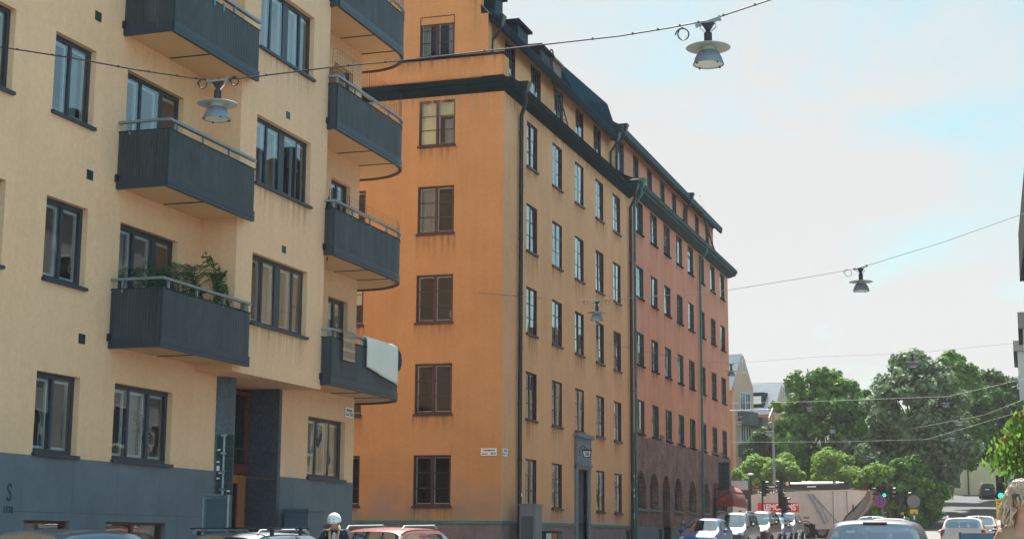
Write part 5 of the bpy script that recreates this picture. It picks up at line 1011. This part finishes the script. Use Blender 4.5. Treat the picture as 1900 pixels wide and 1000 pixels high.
q = MB(); q.tube([(.35,-.08,2.9),(.85,-.1,2.1),(.95,-.1,1.7)], .06, 6); q.tube([(.95,-.1,1.95),(1.4,-.1,.95)], .075, 6); q.tube([(.55,-.12,2.85),(1.15,-.12,2.2),(1.6,-.12,1.1)], .03, 5); q.tube([(.6,-.06,2.95),(2.1,-.06,1.2),(2.6,-.06,.8)], .035, 5); q.build('hydraulic_arm', GALV, T)
MB().box((-3.02,-.015,1.72),(-.28,-.001,2.34)).build('red_panel', mat('signal_red', (.62,.03,.03), .6), T)
text_mesh('REMONDIS', .56, WHT, T, frameM((-1.62,-.018,2.03), (1,0,0), (0,0,1), (0,-1,0)), 'lettering', .004, .82, .016)
text_mesh('®', .22, WHT, T, frameM((-.38,-.018,2.2), (1,0,0), (0,0,1), (0,-1,0)), 'lettering', .004, .9, .004)
MB().box((-3.3,.3,.55),(3.0,2.2,.92)).build('chassis', BLK, T); MB().box((-.0,-.01,1.32),(.35,-.002,1.4)).build('vent_slot', BLK, T)
for (x_) in (.08,1.2,-4.6):
    for yy in (.12,2.3):
        w_ = MB(); w_.lathe([(.3,-.14),(.5,-.13),(.52,0),(.5,.13),(.3,.14)], n=28); w_.v = [(x_+a_, yy+c2, .52+b_) for a_,b_,c2 in w_.v]; w = w_.build('wheel', RUB, T, smooth=True)
        r_ = MB(); r_.lathe([(0,-.06),(.1,-.1),(.14,-.05),(.28,-.08),(.31,-.13)], n=24); r_.v = [(x_+a_, yy+c2, .52+b_) for a_,b_,c2 in r_.v]; r_.build('rim', TD, w, smooth=True)
q = MB()
for x_ in (.08,1.2): q.tube([(x_+.62*math.cos(t),.02,.52+.62*math.sin(t)) for t in [math.pi*k/10 for k in range(11)]], .04, 5)
q.build('mudguard', BLK, T); MB().box((.95,-.01,1.0),(1.06,.0,1.08)).build('side_marker', mat('amber_lens', (.8,.25,.02), .3), T)
cb = MB().prism([(-5.75,.5),(-3.75,.5),(-3.75,2.55),(-4.1,2.75),(-5.3,2.75),(-5.75,1.6)], .0, 2.4, ax=1).build('cab', mat('pale_cab_paint', (.5,.5,.48), .5), T); MB().prism([(-5.6,1.55),(-4.7,1.5),(-4.7,2.4),(-5.2,2.4)], -.01, -.001, ax=1).build('cab_window', SIMG, cb)
BC = mat('black_crane_paint', (.016,.013,.018), .4, spec=.5)
MB().prism([(-3.72,.9),(-3.45,.9),(-3.45,3.2),(-3.9,3.5),(-4.25,3.55),(-4.3,3.1),(-4.0,2.2)], .8, 1.5, ax=1).build('crane_mast', BC, T)
cr = MB(); cr.box((-4.25,.75,3.28),(-.9,1.2,3.55)); cr.box((-1.0,.7,3.24),(2.9,1.25,3.62)); cr.prism([(2.9,3.24),(3.25,3.3),(2.95,3.62)], .75, 1.2, ax=1); cr.box((-1.4,1.4,3.2),(2.2,1.7,3.4)); cr.build('crane_boom', BC, T)
q = MB(); q.tube([(-.9,.68,3.62),(2.3,.68,3.66)], .07, 8); q.tube([(-.2,.9,3.72),(2.6,.9,3.68)], .035, 8); q.box((-1.2,.6,3.5),(-1.0,1.3,3.75)); q.box((1.9,.6,3.5),(2.1,1.3,3.75)); q.tube([(.2,.68,3.42),(.8,.68,3.42)], .04, 6); q.build('hydraulic_cylinder', CHR, T)
MB().box((-3.3,.74,3.38),(-3.05,.748,3.48)).build('red_mark', MT['signal_red'], T); MB().box((-2.5,.74,3.39),(-1.95,.748,3.46)).build('white_mark', WHT, T)
q = MB()
for k in range(24): q.sphere((-3+k*.17,.25+.2*((k*7)%5)/5,3.02), .05, 6, 4)
q.build('cover_net', GALV, T)
# ---------------------------------------------------------------- traffic lights and signs
GRNL = mat('lit_green_signal', (0,.6,.35), .4, emit=((.0,.85,.45), 1.1)); ORBD = mat('orange_band', (.85,.35,.02), .5); OFFR = mat('unlit_red_lens', (.10,.01,.01), .3)
def signal(label, x, y, heads, zt, band=True, name='traffic_light', r=.055):
    """heads: list of (dx, dz_top, angle, lit); zt height of pole top above ground"""
    T = thing(name, label, 'traffic light', (x,y,gz(y)+.1)); MB().tube([(0,0,0),(0,0,zt)], r, 10).build('pole', mat('dark_pole', (.02,.035,.045), .5), T)
    for dx, zt_, a, lit in heads:
        ca, sa = math.cos(a), math.sin(a); F = Fr((dx,0,0),(ca,sa,0),(sa,-ca,0)); h = MB(); F.box(h, -.15, .15, zt_-.9, zt_, -.12, .08); hd = h.build('signal_head', BLK, T)
        for k in range(3):
            z = zt_-.17-.28*k; l_ = MB(); K = 16; c = F.p(0,z,.085); l_.add([c]+[F.p(.095*math.cos(t),z+.095*math.sin(t),.085) for t in [2*math.pi*j/K for j in range(K)]], [(0,1+j,1+(j+1)%K) for j in range(K)])
            l_.build('lens', GRNL if (lit and k == 2) else OFFR if k == 0 else BLK, hd)
            v = MB(); K = 10; pp = [(.115*math.cos(t),z+.115*math.sin(t)) for t in [math.pi*j/K for j in range(K+1)]]
            for j in range(K): v.add([F.p(*pp[j],.08),F.p(*pp[j+1],.08),F.p(*pp[j+1],.28),F.p(*pp[j],.24)], [(0,1,2,3)])
            v.build('visor', BLK, hd)
    if band:
        for z in (1.55,2.05)[:1 if band == 1 else 2]: MB().lathe([(r+.02,-.07),(r+.025,-.07),(r+.025,.07),(r+.02,.07)], (0,0,z), 12).build('orange_band', ORBD, T)
    return T
signal('traffic light showing green at the park corner, with side-facing heads', -7.85, 95, [(0,3.35,0,True),(-.42,3.1,R(-75),False),(.42,3.1,R(75),False)], 3.3, 1)
signal('dark traffic light just right of the green one at the park corner', -7.0, 97, [(-.3,2.9,R(-70),False),(.3,2.85,R(80),False)], 2.9, 1)
signal('traffic light showing green at the right kerb beside the yellow sign', -.83, 60, [(0,3.0,0,True)], 2.9, 2)
signal('dark traffic light behind the green one near the right edge', -.42, 66, [(0,2.65,R(20),False)], 2.6, 2)
signal('slim black traffic light in front of the left end of the truck', -14.55, 92, [(.12,3.45,R(85),False)], 3.2, 0)
signal('black traffic light before the letters on the truck side', -13.5, 93, [(-.12,3.5,R(-85),False)], 2.6, 0)
signal('short black traffic light between two letters of the truck sign', -13.28, 91, [(-.02,2.75,R(150),False),(.22,2.5,R(80),False)], 2.7, 0)
def disc(mb, x, z, r, n, mi=0, K=28): mb.add([(x,n,z)]+[(x+r*math.cos(t),n,z+r*math.sin(t)) for t in [2*math.pi*j/K for j in range(K)]], [(0,1+j,1+(j+1)%K) for j in range(K)], mi)
SBL = mat('sign_blue', (.02,.10,.42), .5); SRD = mat('sign_red', (.60,.03,.04), .5); SYL = mat('sign_yellow', (.85,.50,.03), .5); SGR = mat('sign_grey', (.22,.24,.24), .5)
T = thing('no_stopping_sign', 'round blue sign with red ring and cross on a leaning pole by the park', 'sign', (-7.7,90,gz(90))); MB().tube([(.45,0,0),(0,.02,2.4)], .03, 6).build('pole', GALV, T)
q = MB().lathe([(0,-.01),(.34,-.01),(.34,.01),(0,.01)], n=28); q.v = [(a_, c2, 2.35+b_) for a_,b_,c2 in q.v]; q.build('sign_plate', SRD, T)
q = MB(); disc(q, 0, 2.35, .265, -.016); q.build('blue_field', SBL, T); q = MB()
for s in (-1,1): q.add([(s*-.20-.03,-.02,2.15),(s*-.20+.03,-.02,2.15),(s*.20+.03,-.02,2.55),(s*.20-.03,-.02,2.55)], [(0,1,2,3)])
q.build('cross', SRD, T)
T = thing('round_sign_back', 'grey back of a round sign with yellow plate on a blue and white pole', 'sign', (-6.1,93.5,gz(93.5))); q = MB().lathe([(0,-.01),(.37,-.01),(.37,.01),(0,.01)], n=28); q.v = [(a_, c2, 2.35+b_) for a_,b_,c2 in q.v]; q.build('sign_plate', SGR, T)
MB().box((-.22,-.03,1.65),(.22,-.01,1.9)).build('yellow_plate', SYL, T)
for k in range(8): MB().tube([(0,.0,k*.22),(0,0,k*.22+.22)], .05, 8).build('pole_band', SBL if k%2 else WHT, T)
MB().tube([(0,.03,1.6),(0,.03,2.6)], .025, 6).build('pole', GALV, T)
T = thing('temporary_parking_sign', 'leaning yellow no-parking notice with blue roundel on a thin pole', 'sign', (-.80,58,gz(58)+.12), 0); MB().tube([(.12,0,0),(0,.02,2.35)], .018, 6).build('pole', GALV, T); MB().box((.0,-.25,0),(.25,.25,.03)).build('foot', TD, T)
MB().box((-.18,-.02,1.38),(.19,-.0,2.12)).build('sign_plate', SYL, T); q = MB(); disc(q, 0, 1.74, .095, -.026); q.build('red_ring', SRD, T); q = MB(); disc(q, 0, 1.74, .07, -.03); q.build('blue_field', SBL, T)
q = MB()
for z,w_ in ((2.05,.13),(2.0,.1),(1.93,.14),(1.55,.14),(1.48,.12),(1.43,.13)): q.box((-w_,-.024,z-.012),(w_,-.021,z+.008))
q.build('small_print', BLK, T)
T = thing('dead_end_sign', 'square blue dead-end sign with red bar and white stem near the right edge', 'sign', (-.36,68,gz(68)+.12)); MB().tube([(0,.04,0),(0,.04,3.1)], .035, 8).build('pole', MT['dark_pole'], T); MB().box((-.26,-.01,2.5),(.26,.01,3.0)).build('sign_plate', SBL, T); MB().box((-.04,-.02,2.53),(.04,-.012,2.8)).build('stem', WHT, T); MB().box((-.14,-.022,2.8),(.14,-.012,2.9)).build('red_bar', SRD, T)
T = thing('roadworks_sign', 'red and yellow triangular roadworks sign with yellow arrow plates behind the woman', 'sign', (-.25,70,gz(70)+.12)); MB().tube([(0,.04,0),(0,.04,2.3)], .035, 8).build('pole', GALV, T); MB().prism([(-.5,1.35),(.5,1.35),(0,2.2)], -.01, .01, ax=1).build('red_triangle', SRD, T); MB().prism([(-.34,1.44),(.34,1.44),(0,2.03)], -.02, -.012, ax=1).build('yellow_field', SYL, T); MB().sphere((0,-.02,1.65), .1, sc=(.8,.1,1)).build('figure', BLK, T)
MB().box((-.5,-.02,.95),(.5,0,1.25)).box((.35,-.02,1.9),(1.3,0,2.25)).build('arrow_plate', SYL, T); MB().box((.2,-.022,1.35),(.26,-.0,2.3)).build('side_post', SRD, T)
T = thing('pale_bollard', 'pale green grey post box by the foot of the right traffic light', 'post', (-.95,61.5,gz(61.5)+.12)); MB().box((-.1,-.1,0),(.1,.1,1.0)).build('post', mat('pale_khaki', (.32,.33,.22), .6), T); MB().box((-.13,-.13,1.0),(.13,.13,1.05)).build('cap', WHT, T)
# sandwich board
T = thing('sandwich_board', 'slate blue sandwich board with dark notice, bottom right in front of the white estate car', 'sign board', (-.575,20.2,gz(20.2)+.12), R(-4)); SB = mat('slate_blue_board', (.055,.12,.17), .6, var=.1, vscale=8)
q = MB(); q.prism([(-.19,0),(-.175,0),(-.005,1.4),(-.02,1.4)], -.205, .205, ax=0); q.prism([(.19,0),(.175,0),(.005,1.4),(.02,1.4)], -.205, .205, ax=0); q.build('board', SB, T)
q = MB(); q.tube([(-.21,-.19,0),(-.205,-.01,1.42)], .012, 6); q.tube([(.21,-.19,0),(.205,-.01,1.42)], .012, 6); q.tube([(-.205,-.012,1.405),(.205,-.012,1.405)], .008, 6); q.build('board_frame', mat('navy_frame', (.02,.03,.06), .5), T)
MB().prism([(-.198+.07,.62),(-.188+.07,.62),(-.046,1.315),(-.056,1.315)], -.14, .15, ax=0).build('notice', mat('night_blue', (.015,.025,.045), .6), T)
text_mesh('LUNCH', .085, mat('chalk', (.35,.4,.42), .8), T, frameM((.005,-.066,1.26), (1,0,0), (0,.12,1), (0,-1,.12)), 'lettering', .002, 1.0, .002)
# bicycle parked behind the white estate
def bicycle(label, loc, rz, group=None):
    T = thing('bicycle', label, 'bicycle', loc, rz, group)
    for y in (-.52,.52):
        q = MB(); q.tube([(0,y+.34*math.cos(t),.34+.34*math.sin(t)) for t in [2*math.pi*k/24 for k in range(25)]], .018, 6); w_ = q.build('wheel', RUB, T); q = MB()
        for k in range(12): t = math.pi*2*k/12; q.tube([(0,y,.34),(0,y+.33*math.cos(t),.34+.33*math.sin(t))], .002, 3)
        q.build('spokes', CHR, w_)
    q = MB(); hd = (0,-.36,.82); st = (0,.18,.84); bb = (0,.05,.3); q.tube([hd,st],.017,7); q.tube([(0,-.38,.7),bb],.019,7); q.tube([st,bb],.017,7); q.tube([bb,(0,.52,.34)],.012,6); q.tube([st,(0,.52,.34)],.011,6); q.tube([(0,-.34,.9),(0,-.52,.34)],.014,6); q.tube([(0,.19,.86),(0,.2,.98)],.013,6); q.build('bike_frame', mat('bike_black', (.02,.02,.025), .3, coat=1), T)
    q = MB(); q.tube([(-.3,-.28,1.0),(-.2,-.36,1.02),(0,-.34,.99),(.2,-.36,1.02),(.3,-.28,1.0)],.012,6); q.tube([(0,-.34,.9),(0,-.34,.99)],.014,6); q.build('handlebar', CHR, T); MB().sphere((0,.22,1.0), .12, sc=(.6,1.1,.35)).build('saddle', BLK, T, smooth=True)
    q = MB(); q.tube([(-.09,.05,.3),(.09,.05,.3)],.012,6); q.box((-.16,.0,.12),(-.07,.1,.145)); q.box((.07,.0,.46),(.16,.1,.485)); q.build('pedals', BLK, T); return T
bicycle('dark bicycle leaning by the white estate car', (-.95,62.6,gz(62.6)+.12), R(70))
# ---------------------------------------------------------------- people
SKIN = mat('skin', (.48,.24,.16), .55, var=.05, vscale=20); SKT = mat('tanned_skin', (.40,.22,.15), .55)
def skinned(name, joints, edges, parent, m, vox=.014, sub=1, head=None):
    me = bpy.data.meshes.new(name); me.from_pydata([j[0] for j in joints], edges, []); o = bpy.data.objects.new(name, me); C.objects.link(o)
    md = o.modifiers.new('k','SKIN'); 
    for k, j in enumerate(joints): me.skin_vertices[0].data[k].radius = (j[1], j[2] if len(j) > 2 else j[1]); me.skin_vertices[0].data[k].use_root = (k == 0)
    ss = o.modifiers.new('s','SUBSURF'); ss.levels = 2; ss.render_levels = 2
    dg = bpy.context.evaluated_depsgraph_get(); e = bpy.data.meshes.new_from_object(o.evaluated_get(dg)); bpy.data.objects.remove(o)
    if head is not None:
        b = MB(); b.v = [tuple(v.co) for v in e.vertices]; b.f = [tuple(p.vertices) for p in e.polygons]; b.mi = [0]*len(b.f); b.add(head.v, head.f); t = b.build('t', m)
        rm = t.modifiers.new('r','REMESH'); rm.mode = 'VOXEL'; rm.voxel_size = vox; sm = t.modifiers.new('s','SMOOTH'); sm.iterations = 2; sm.factor = .5
        dg = bpy.context.evaluated_depsgraph_get(); e = bpy.data.meshes.new_from_object(t.evaluated_get(dg)); bpy.data.objects.remove(t)
    e.materials.clear(); e.materials.append(m); e.polygons.foreach_set('use_smooth', [True]*len(e.polygons)); r = bpy.data.objects.new(name, e); C.objects.link(r); r.parent = parent; return r
def headmesh(c, M3, s=1.0):
    """head facing local -Y; c = centre; M3 = 3x3 rotation"""
    mb = MB(); nu, nv = 32, 24
    for i in range(nv+1):
        t = math.pi*i/nv; z = math.cos(t); rr = math.sin(t)
        for k in range(nu):
            a = 2*math.pi*k/nu; x = rr*math.cos(a); y = rr*math.sin(a)
            w = .076*(1 if z > -.1 else 1-.42*(-z-.1)/.9); X = x*w; Yv = y*(.098 if y > 0 else .092*(1 if z > -.3 else 1-.1*(-z-.3))); Z = z*.118
            if z < -.2 and y > 0: Yv *= 1-.45*(-z-.2)
            f = max(0,-y)*max(0,1-abs(x)*6)
            if y < 0:
                Yv -= .026*max(0,1-abs(x)*5.5)*max(0,1-abs(z+.16)/.24)                         # nose
                Yv += .012*math.exp(-((abs(x)-.38)**2)/.02-((z-.08)**2)/.012)                    # eye sockets
                Yv -= .007*math.exp(-(x**2)/.05-((z+.52)**2)/.006)                                # lips
                Yv -= .008*math.exp(-(x**2)/.06-((z+.85)**2)/.02)                                 # chin
            mb.v.append((X,Yv,Z))
    for i in range(nv):
        for k in range(nu): mb.f.append((i*nu+k,(i+1)*nu+k,(i+1)*nu+(k+1)%nu,i*nu+(k+1)%nu)); mb.mi.append(0)
    for sx in (-1,1): mb.sphere((sx*.078,.01,-.01), .03, 10, 8, sc=(.35,.7,1.1))
    mb.v = [tuple(Vector(c)+M3@(Vector(v)*s)) for v in mb.v]; return mb
def headpart(mb, c, M3, name, m, parent, s=1.0, smooth=True): mb.v = [tuple(Vector(c)+M3@(Vector(v)*s)) for v in mb.v]; return mb.build(name, m, parent, smooth=smooth)
def hand(parent_list, edges, w, d, side):
    """append five finger chains to a joint list, rooted at wrist index w, pointing along d"""
    d = Vector(d).normalized(); s = d.orthogonal().normalized(); wp = Vector(parent_list[w][0]); k0 = len(parent_list); parent_list.append((tuple(wp+d*.07), .026, .016)); edges.append((w,k0))
    for i,l in enumerate((.065,.075,.07,.055)):
        o = s*(i-1.5)*.019; a = len(parent_list); parent_list.append((tuple(wp+d*.095+o), .009)); edges.append((k0,a)); parent_list.append((tuple(wp+d*(.095+l*.6)+o-Vector((0,0,.012))), .008)); edges.append((a,a+1)); parent_list.append((tuple(wp+d*(.095+l*.85)+o-Vector((0,0,.035))), .007)); edges.append((a+1,a+2))
    a = len(parent_list); parent_list.append((tuple(wp+d*.045+s*side*.035), .011)); edges.append((w,a)); parent_list.append((tuple(wp+d*.085+s*side*.05-Vector((0,0,.01))), .009)); edges.append((a,a+1))
def person(label, loc, rz, pose, skin, top, legs, top_name='jacket', hair=None, headrot=(0,0,0), scale=1., shoes=BLK, extra=None, sleeves=True):
    T = thing('person', label, 'person', loc, rz); T.scale = (scale,)*3
    J = pose; base = [('pel',.115,.10),('sp1',.11,.09),('sp2',.125,.095),('chest',.13,.10),('neckb',.055,.055),('neck',.046,.046),('head0',.05,.05)]
    js = [(J[n],a,b) for n,a,b in base]; ed = [(k,k+1) for k in range(6)]
    for s in ('l','r'):
        a = len(js); js += [(J['sh'+s],.055,.055),(J['el'+s],.04,.04),(J['wr'+s],.027,.022)]; ed += [(3,a),(a,a+1),(a+1,a+2)]
        d = Vector(J['wr'+s])-Vector(J['el'+s]); hand(js, ed, a+2, d, 1 if s == 'l' else -1)
    for s in ('l','r'):
        a = len(js); js += [(J['hip'+s],.09,.09),(J['kn'+s],.06,.06),(J['an'+s],.04,.04),(J['toe'+s],.04,.03)]; ed += [(0,a),(a,a+1),(a+1,a+2),(a+2,a+3)]
    c = Vector(J['head']); M3 = (Matrix.Rotation(headrot[2],3,'Z')@Matrix.Rotation(headrot[0],3,'X')@Matrix.Rotation(headrot[1],3,'Y'))
    skinned('body', js, ed, T, skin, vox=.009, head=headmesh(c, M3))
    q = MB()
    for sx in (-1,1): q.sphere((sx*.03,-.083,.008), .012, 8, 6)
    headpart(q, c, M3, 'eyes', mat('eye_white', (.6,.58,.55), .3), T); q = MB()
    for sx in (-1,1): q.sphere((sx*.03,-.094,.008), .0055, 8, 6); q.sphere((sx*.03,-.09,.028), .018, 8, 6, sc=(1.1,.35,.22))
    headpart(q, c, M3, 'pupils_and_brows', mat('dark_brown', (.03,.018,.012), .6), T)
    headpart(MB().sphere((0,-.096,-.061), .022, 10, 6, sc=(1,.35,.3)), c, M3, 'lips', mat('lips', (.40,.11,.10), .5), T)
    tj = [(J[n],a+.018-(0 if sleeves else .006),b+.02-(0 if sleeves else .0)) for n,a,b in base[:4]]+[(tuple(Vector(J['neckb'])),.074,.074)]; te = [(0,1),(1,2),(2,3),(3,4)]
    for s in ('l','r'):
        a = len(tj); e1 = J['el'+s]; w1_ = Vector(e1).lerp(Vector(J['wr'+s]), .93); tj += [(J['sh'+s],.08 if sleeves else .062,.08 if sleeves else .062),(e1,.066,.066)]; te += [(3,a),(a,a+1)]
        if sleeves: tj += [(tuple(w1_),.046,.046)]; te += [(a+1,a+2)]
    skinned(top_name, tj, te, T, top)
    lj = [(J['pel'],.128,.112)]; le = []
    for s in ('l','r'): a = len(lj); lj += [(J['hip'+s],.105,.105),(J['kn'+s],.075,.075),(tuple(Vector(J['kn'+s]).lerp(Vector(J['an'+s]),.95)),.058,.058)]; le += [(0,a),(a,a+1),(a+1,a+2)]
    skinned('trousers', lj, le, T, legs)
    for s in ('l','r'): p_, q_ = Vector(J['an'+s]), Vector(J['toe'+s]); md_ = p_.lerp(q_,.45); MB().sphere((md_.x,md_.y,md_.z-.02), .1, 12, 8, sc=(.5,1.35,.5)).build('shoe', shoes, T, smooth=True)
    return T, c, M3
def stand(hh=1.72, lean=0, step=.12, arm=.0):
    k = hh/1.75; f = lambda *a: tuple(x*k for x in a)
    return dict(pel=f(0,0,.95), sp1=f(0,-.01,1.07), sp2=f(0,-.015,1.2), chest=f(0,0,1.29), neckb=f(0,.01,1.45), neck=f(0,-.0,1.52), head0=f(0,-.005,1.57), head=f(0,-.015,1.635),
        shl=f(.15,.0,1.36), ell=f(.23,.03,1.13), wrl=f(.22,-.1,.90), shr=f(-.15,.0,1.36), elr=f(-.23,.04,1.13), wrr=f(-.23,-.04,.88),
        hipl=f(.09,0,.9), knl=f(.1,-step,.5), anl=f(.1,-step*.8,.09), toel=f(.1,-step*.8-.14,.04), hipr=f(-.09,0,.9), knr=f(-.1,-.02,.5), anr=f(-.1,step,.1), toer=f(-.1,step-.13,.04))
# cyclist
ps = dict(pel=(0,.2,.98), sp1=(0,.14,1.09), sp2=(0,.06,1.21), chest=(0,-.03,1.32), neckb=(0,-.08,1.42), neck=(0,-.10,1.46), head0=(0,-.12,1.50), head=(0,-.155,1.56),
    shl=(.19,-.05,1.385), ell=(.28,-.18,1.17), wrl=(.26,-.34,1.06), shr=(-.19,-.05,1.385), elr=(-.28,-.18,1.17), wrr=(-.26,-.34,1.06),
    hipl=(.09,.18,.93), knl=(.11,-.22,.72), anl=(.1,-.05,.33), toel=(.1,-.19,.28), hipr=(-.09,.18,.93), knr=(-.11,-.1,.62), anr=(-.1,.08,.2), toer=(-.1,-.06,.16))
zc = gz(25)-.0
NAVY = mat('navy_jacket', (.012,.016,.035), .8, bump=.3, bscale=50)
T, c, M3 = person('cyclist in white helmet, beige scarf and navy jacket looking down before the parked cars', (-11.3,25,zc+.07), R(10), ps, SKIN, NAVY, mat('grey_trousers', (.05,.05,.06), .9), headrot=(R(13),0,R(-6)))
h = MB(); nu, nv = 32, 12
for i in range(nv+1):
    t = (math.pi*.56)*i/nv
    for k in range(nu): a = 2*math.pi*k/nu; h.v.append((.108*math.sin(t)*math.cos(a), .128*math.sin(t)*math.sin(a)+.005, .035+.122*math.cos(t)))
for i in range(nv):
    for k in range(nu): h.f.append((i*nu+k,(i+1)*nu+k,(i+1)*nu+(k+1)%nu,i*nu+(k+1)%nu)); h.mi.append(0)
hm = headpart(h, c, M3, 'helmet', mat('white_helmet', (.72,.74,.70), .35), T); sol = hm.modifiers.new('s','SOLIDIFY'); sol.thickness = .012; sol.offset = 1
q = MB()
for a, z in ((-1.95,.085),(-1.2,.085),(-1.95,.035),(-1.2,.035),(-.5,.085),(-2.6,.085)): 
    rr_ = math.sqrt(max(0,1-((z-.035)/.122)**2)); q.sphere((.119*rr_*math.cos(a),.139*rr_*math.sin(a)+.005,z), .014, 8, 6, sc=(1.1,.9,.42))
headpart(q, c, M3, 'helmet_vents', BLK, T)
q = MB()
for sx in (-1,1): q.tube([(sx*.082,-.01,.0),(sx*.07,-.03,-.08),(sx*.02,-.06,-.125)], .006, 5)
headpart(q, c, M3, 'chin_strap', BLK, T)
SCF = mat('beige_scarf', (.42,.33,.20), .95, bump=.4, bscale=60); q = MB()
q.tube([(.05,-.02,1.49),(.085,-.09,1.45),(.075,-.155,1.36),(.06,-.17,1.22),(.06,-.16,1.1)], [.024,.024,.022,.022,.02], 8); q.tube([(-.05,-.02,1.49),(-.085,-.09,1.45),(-.075,-.155,1.36),(-.07,-.17,1.22),(-.06,-.16,1.08)], [.024,.024,.022,.022,.02], 8); q.tube([(.06,0,1.48),(0,.035,1.5),(-.06,0,1.48)], .035, 8); q.build('scarf', SCF, T, smooth=True)
q = MB().sphere((0,-.105,1.30), .09, sc=(.6,.6,1.5)); q.build('striped_shirt', mat('grey_shirt', (.40,.38,.42), .9, var=.35, vscale=30), T, smooth=True)
bicycle('dark bicycle ridden by the cyclist in the white helmet', (-11.3,25,zc+.07), R(10))
# woman at the right edge
WTOP = mat('beige_top', (.33,.22,.14), .85, bump=.3, bscale=50)
T, c, M3 = person('woman with curly silver hair, dark sunglasses and a beige top at the right edge', (-.03,13,gz(13)+.12), R(2), stand(1.83), SKT, WTOP, mat('dark_skirt_cloth', (.03,.03,.05), .9), 'top', headrot=(R(4),0,R(4)), sleeves=False)
q = MB(); q.box((-.075,-.108,-.012),(-.008,-.092,.034)); q.box((.008,-.108,-.012),(.075,-.092,.034)); q.box((-.01,-.106,.014),(.01,-.095,.028)); q.tube([(-.076,-.098,.02),(-.082,.0,.01)],.004,5); q.tube([(.076,-.098,.02),(.082,.0,.01)],.004,5); headpart(q, c, M3, 'sunglasses', mat('black_lens', (.008,.008,.01), .1, spec=.8), T, smooth=False)
HAIR = mat('silver_blond_hair', (.66,.57,.44), .5, col2=(.42,.33,.23), vscale=30, trans=.25); q = MB(); r = np.random.default_rng(21)
for k in range(900):
    a = r.uniform(0,2*math.pi); t = r.uniform(0,2.45); x_, y_, z_ = math.sin(t)*math.cos(a), math.sin(t)*math.sin(a), math.cos(t)
    if y_ < -.45 and z_ < .60: continue
    rad = 1.0+.1*r.random(); p0 = Vector((x_*.086*rad, y_*.106*rad+.008, z_*.122*rad+.014)); dn = Vector((x_*.5,y_*.5+.1,-1)).normalized(); pts = []; ph = r.uniform(0,6); L2 = r.uniform(.06,.20)
    for i in range(7): pts.append(p0+dn*L2*i/6+Vector((.010*math.cos(ph+i*1.3),.010*math.sin(ph+i*1.3),0))+Vector((x_,y_,0))*.010*math.sin(i/2))
    q.tube(pts, [.010,.011,.011,.010,.008,.006,.002], 5)
headpart(q, c, M3, 'hair', HAIR, T); q = MB().sphere((0,.018,.02), .1, 20, 14, sc=(.84,.96,1.16)); q.f = [f for f in q.f if not all(q.v[i][1] < -.045 and q.v[i][2] < .085 for i in f)]; q.mi = q.mi[:len(q.f)]; headpart(q, c, M3, 'hair_cap', HAIR, T)
# small distant people
HB = mat('brown_hair', (.06,.03,.02), .7)
def hair(T, c, M3): q = MB().sphere((0,.02,.03), .105, 16, 12, sc=(.86,.98,1.1)); q.f = [f for f in q.f if not all(q.v[i][1] < -.04 and q.v[i][2] < .08 for i in f)]; q.mi = q.mi[:len(q.f)]; headpart(q, c, M3, 'hair', HB, T)
x = person('pedestrian in dark clothes walking on the hill road by the dark bushes', (-7.9,186,gz(186)), 0, stand(1.7,step=.2), SKIN, mat('dark_top', (.03,.02,.03), .9), MT['dark_skirt_cloth']); hair(*x)
x = person('pedestrian with brown hair in a dark top at the park corner traffic light', (-7.55,91.5,gz(91.5)+.02), R(180), stand(1.7,step=.2), SKIN, mat('plum_top', (.10,.03,.04), .9), MT['dark_skirt_cloth']); hair(*x)
x = person('person with dark cap standing by the cab of the garbage truck', (-16.9,98,gz(98)+.12), R(90), stand(1.72,step=.1), SKIN, MT['dark_top'], MT['dark_skirt_cloth']); hair(*x)
# ---------------------------------------------------------------- air
hz = MB().box((-330,-90,-4),(330,420,60)).build('haze', None); hz.data.materials.clear()
M = bpy.data.materials.new('air'); M.use_nodes = True; nt = M.node_tree; nt.nodes.clear(); o = N(nt,'ShaderNodeOutputMaterial'); v = N(nt,'ShaderNodeVolumePrincipled'); v.inputs['Density'].default_value = .0003; v.inputs['Color'].default_value = (.92,.95,1,1); v.inputs['Anisotropy'].default_value = 0
L(nt, v.outputs[0], o.inputs['Volume']); hz.data.materials.append(M); tag(hz, 'pale summer haze filling the street air', 'haze', kind='stuff')
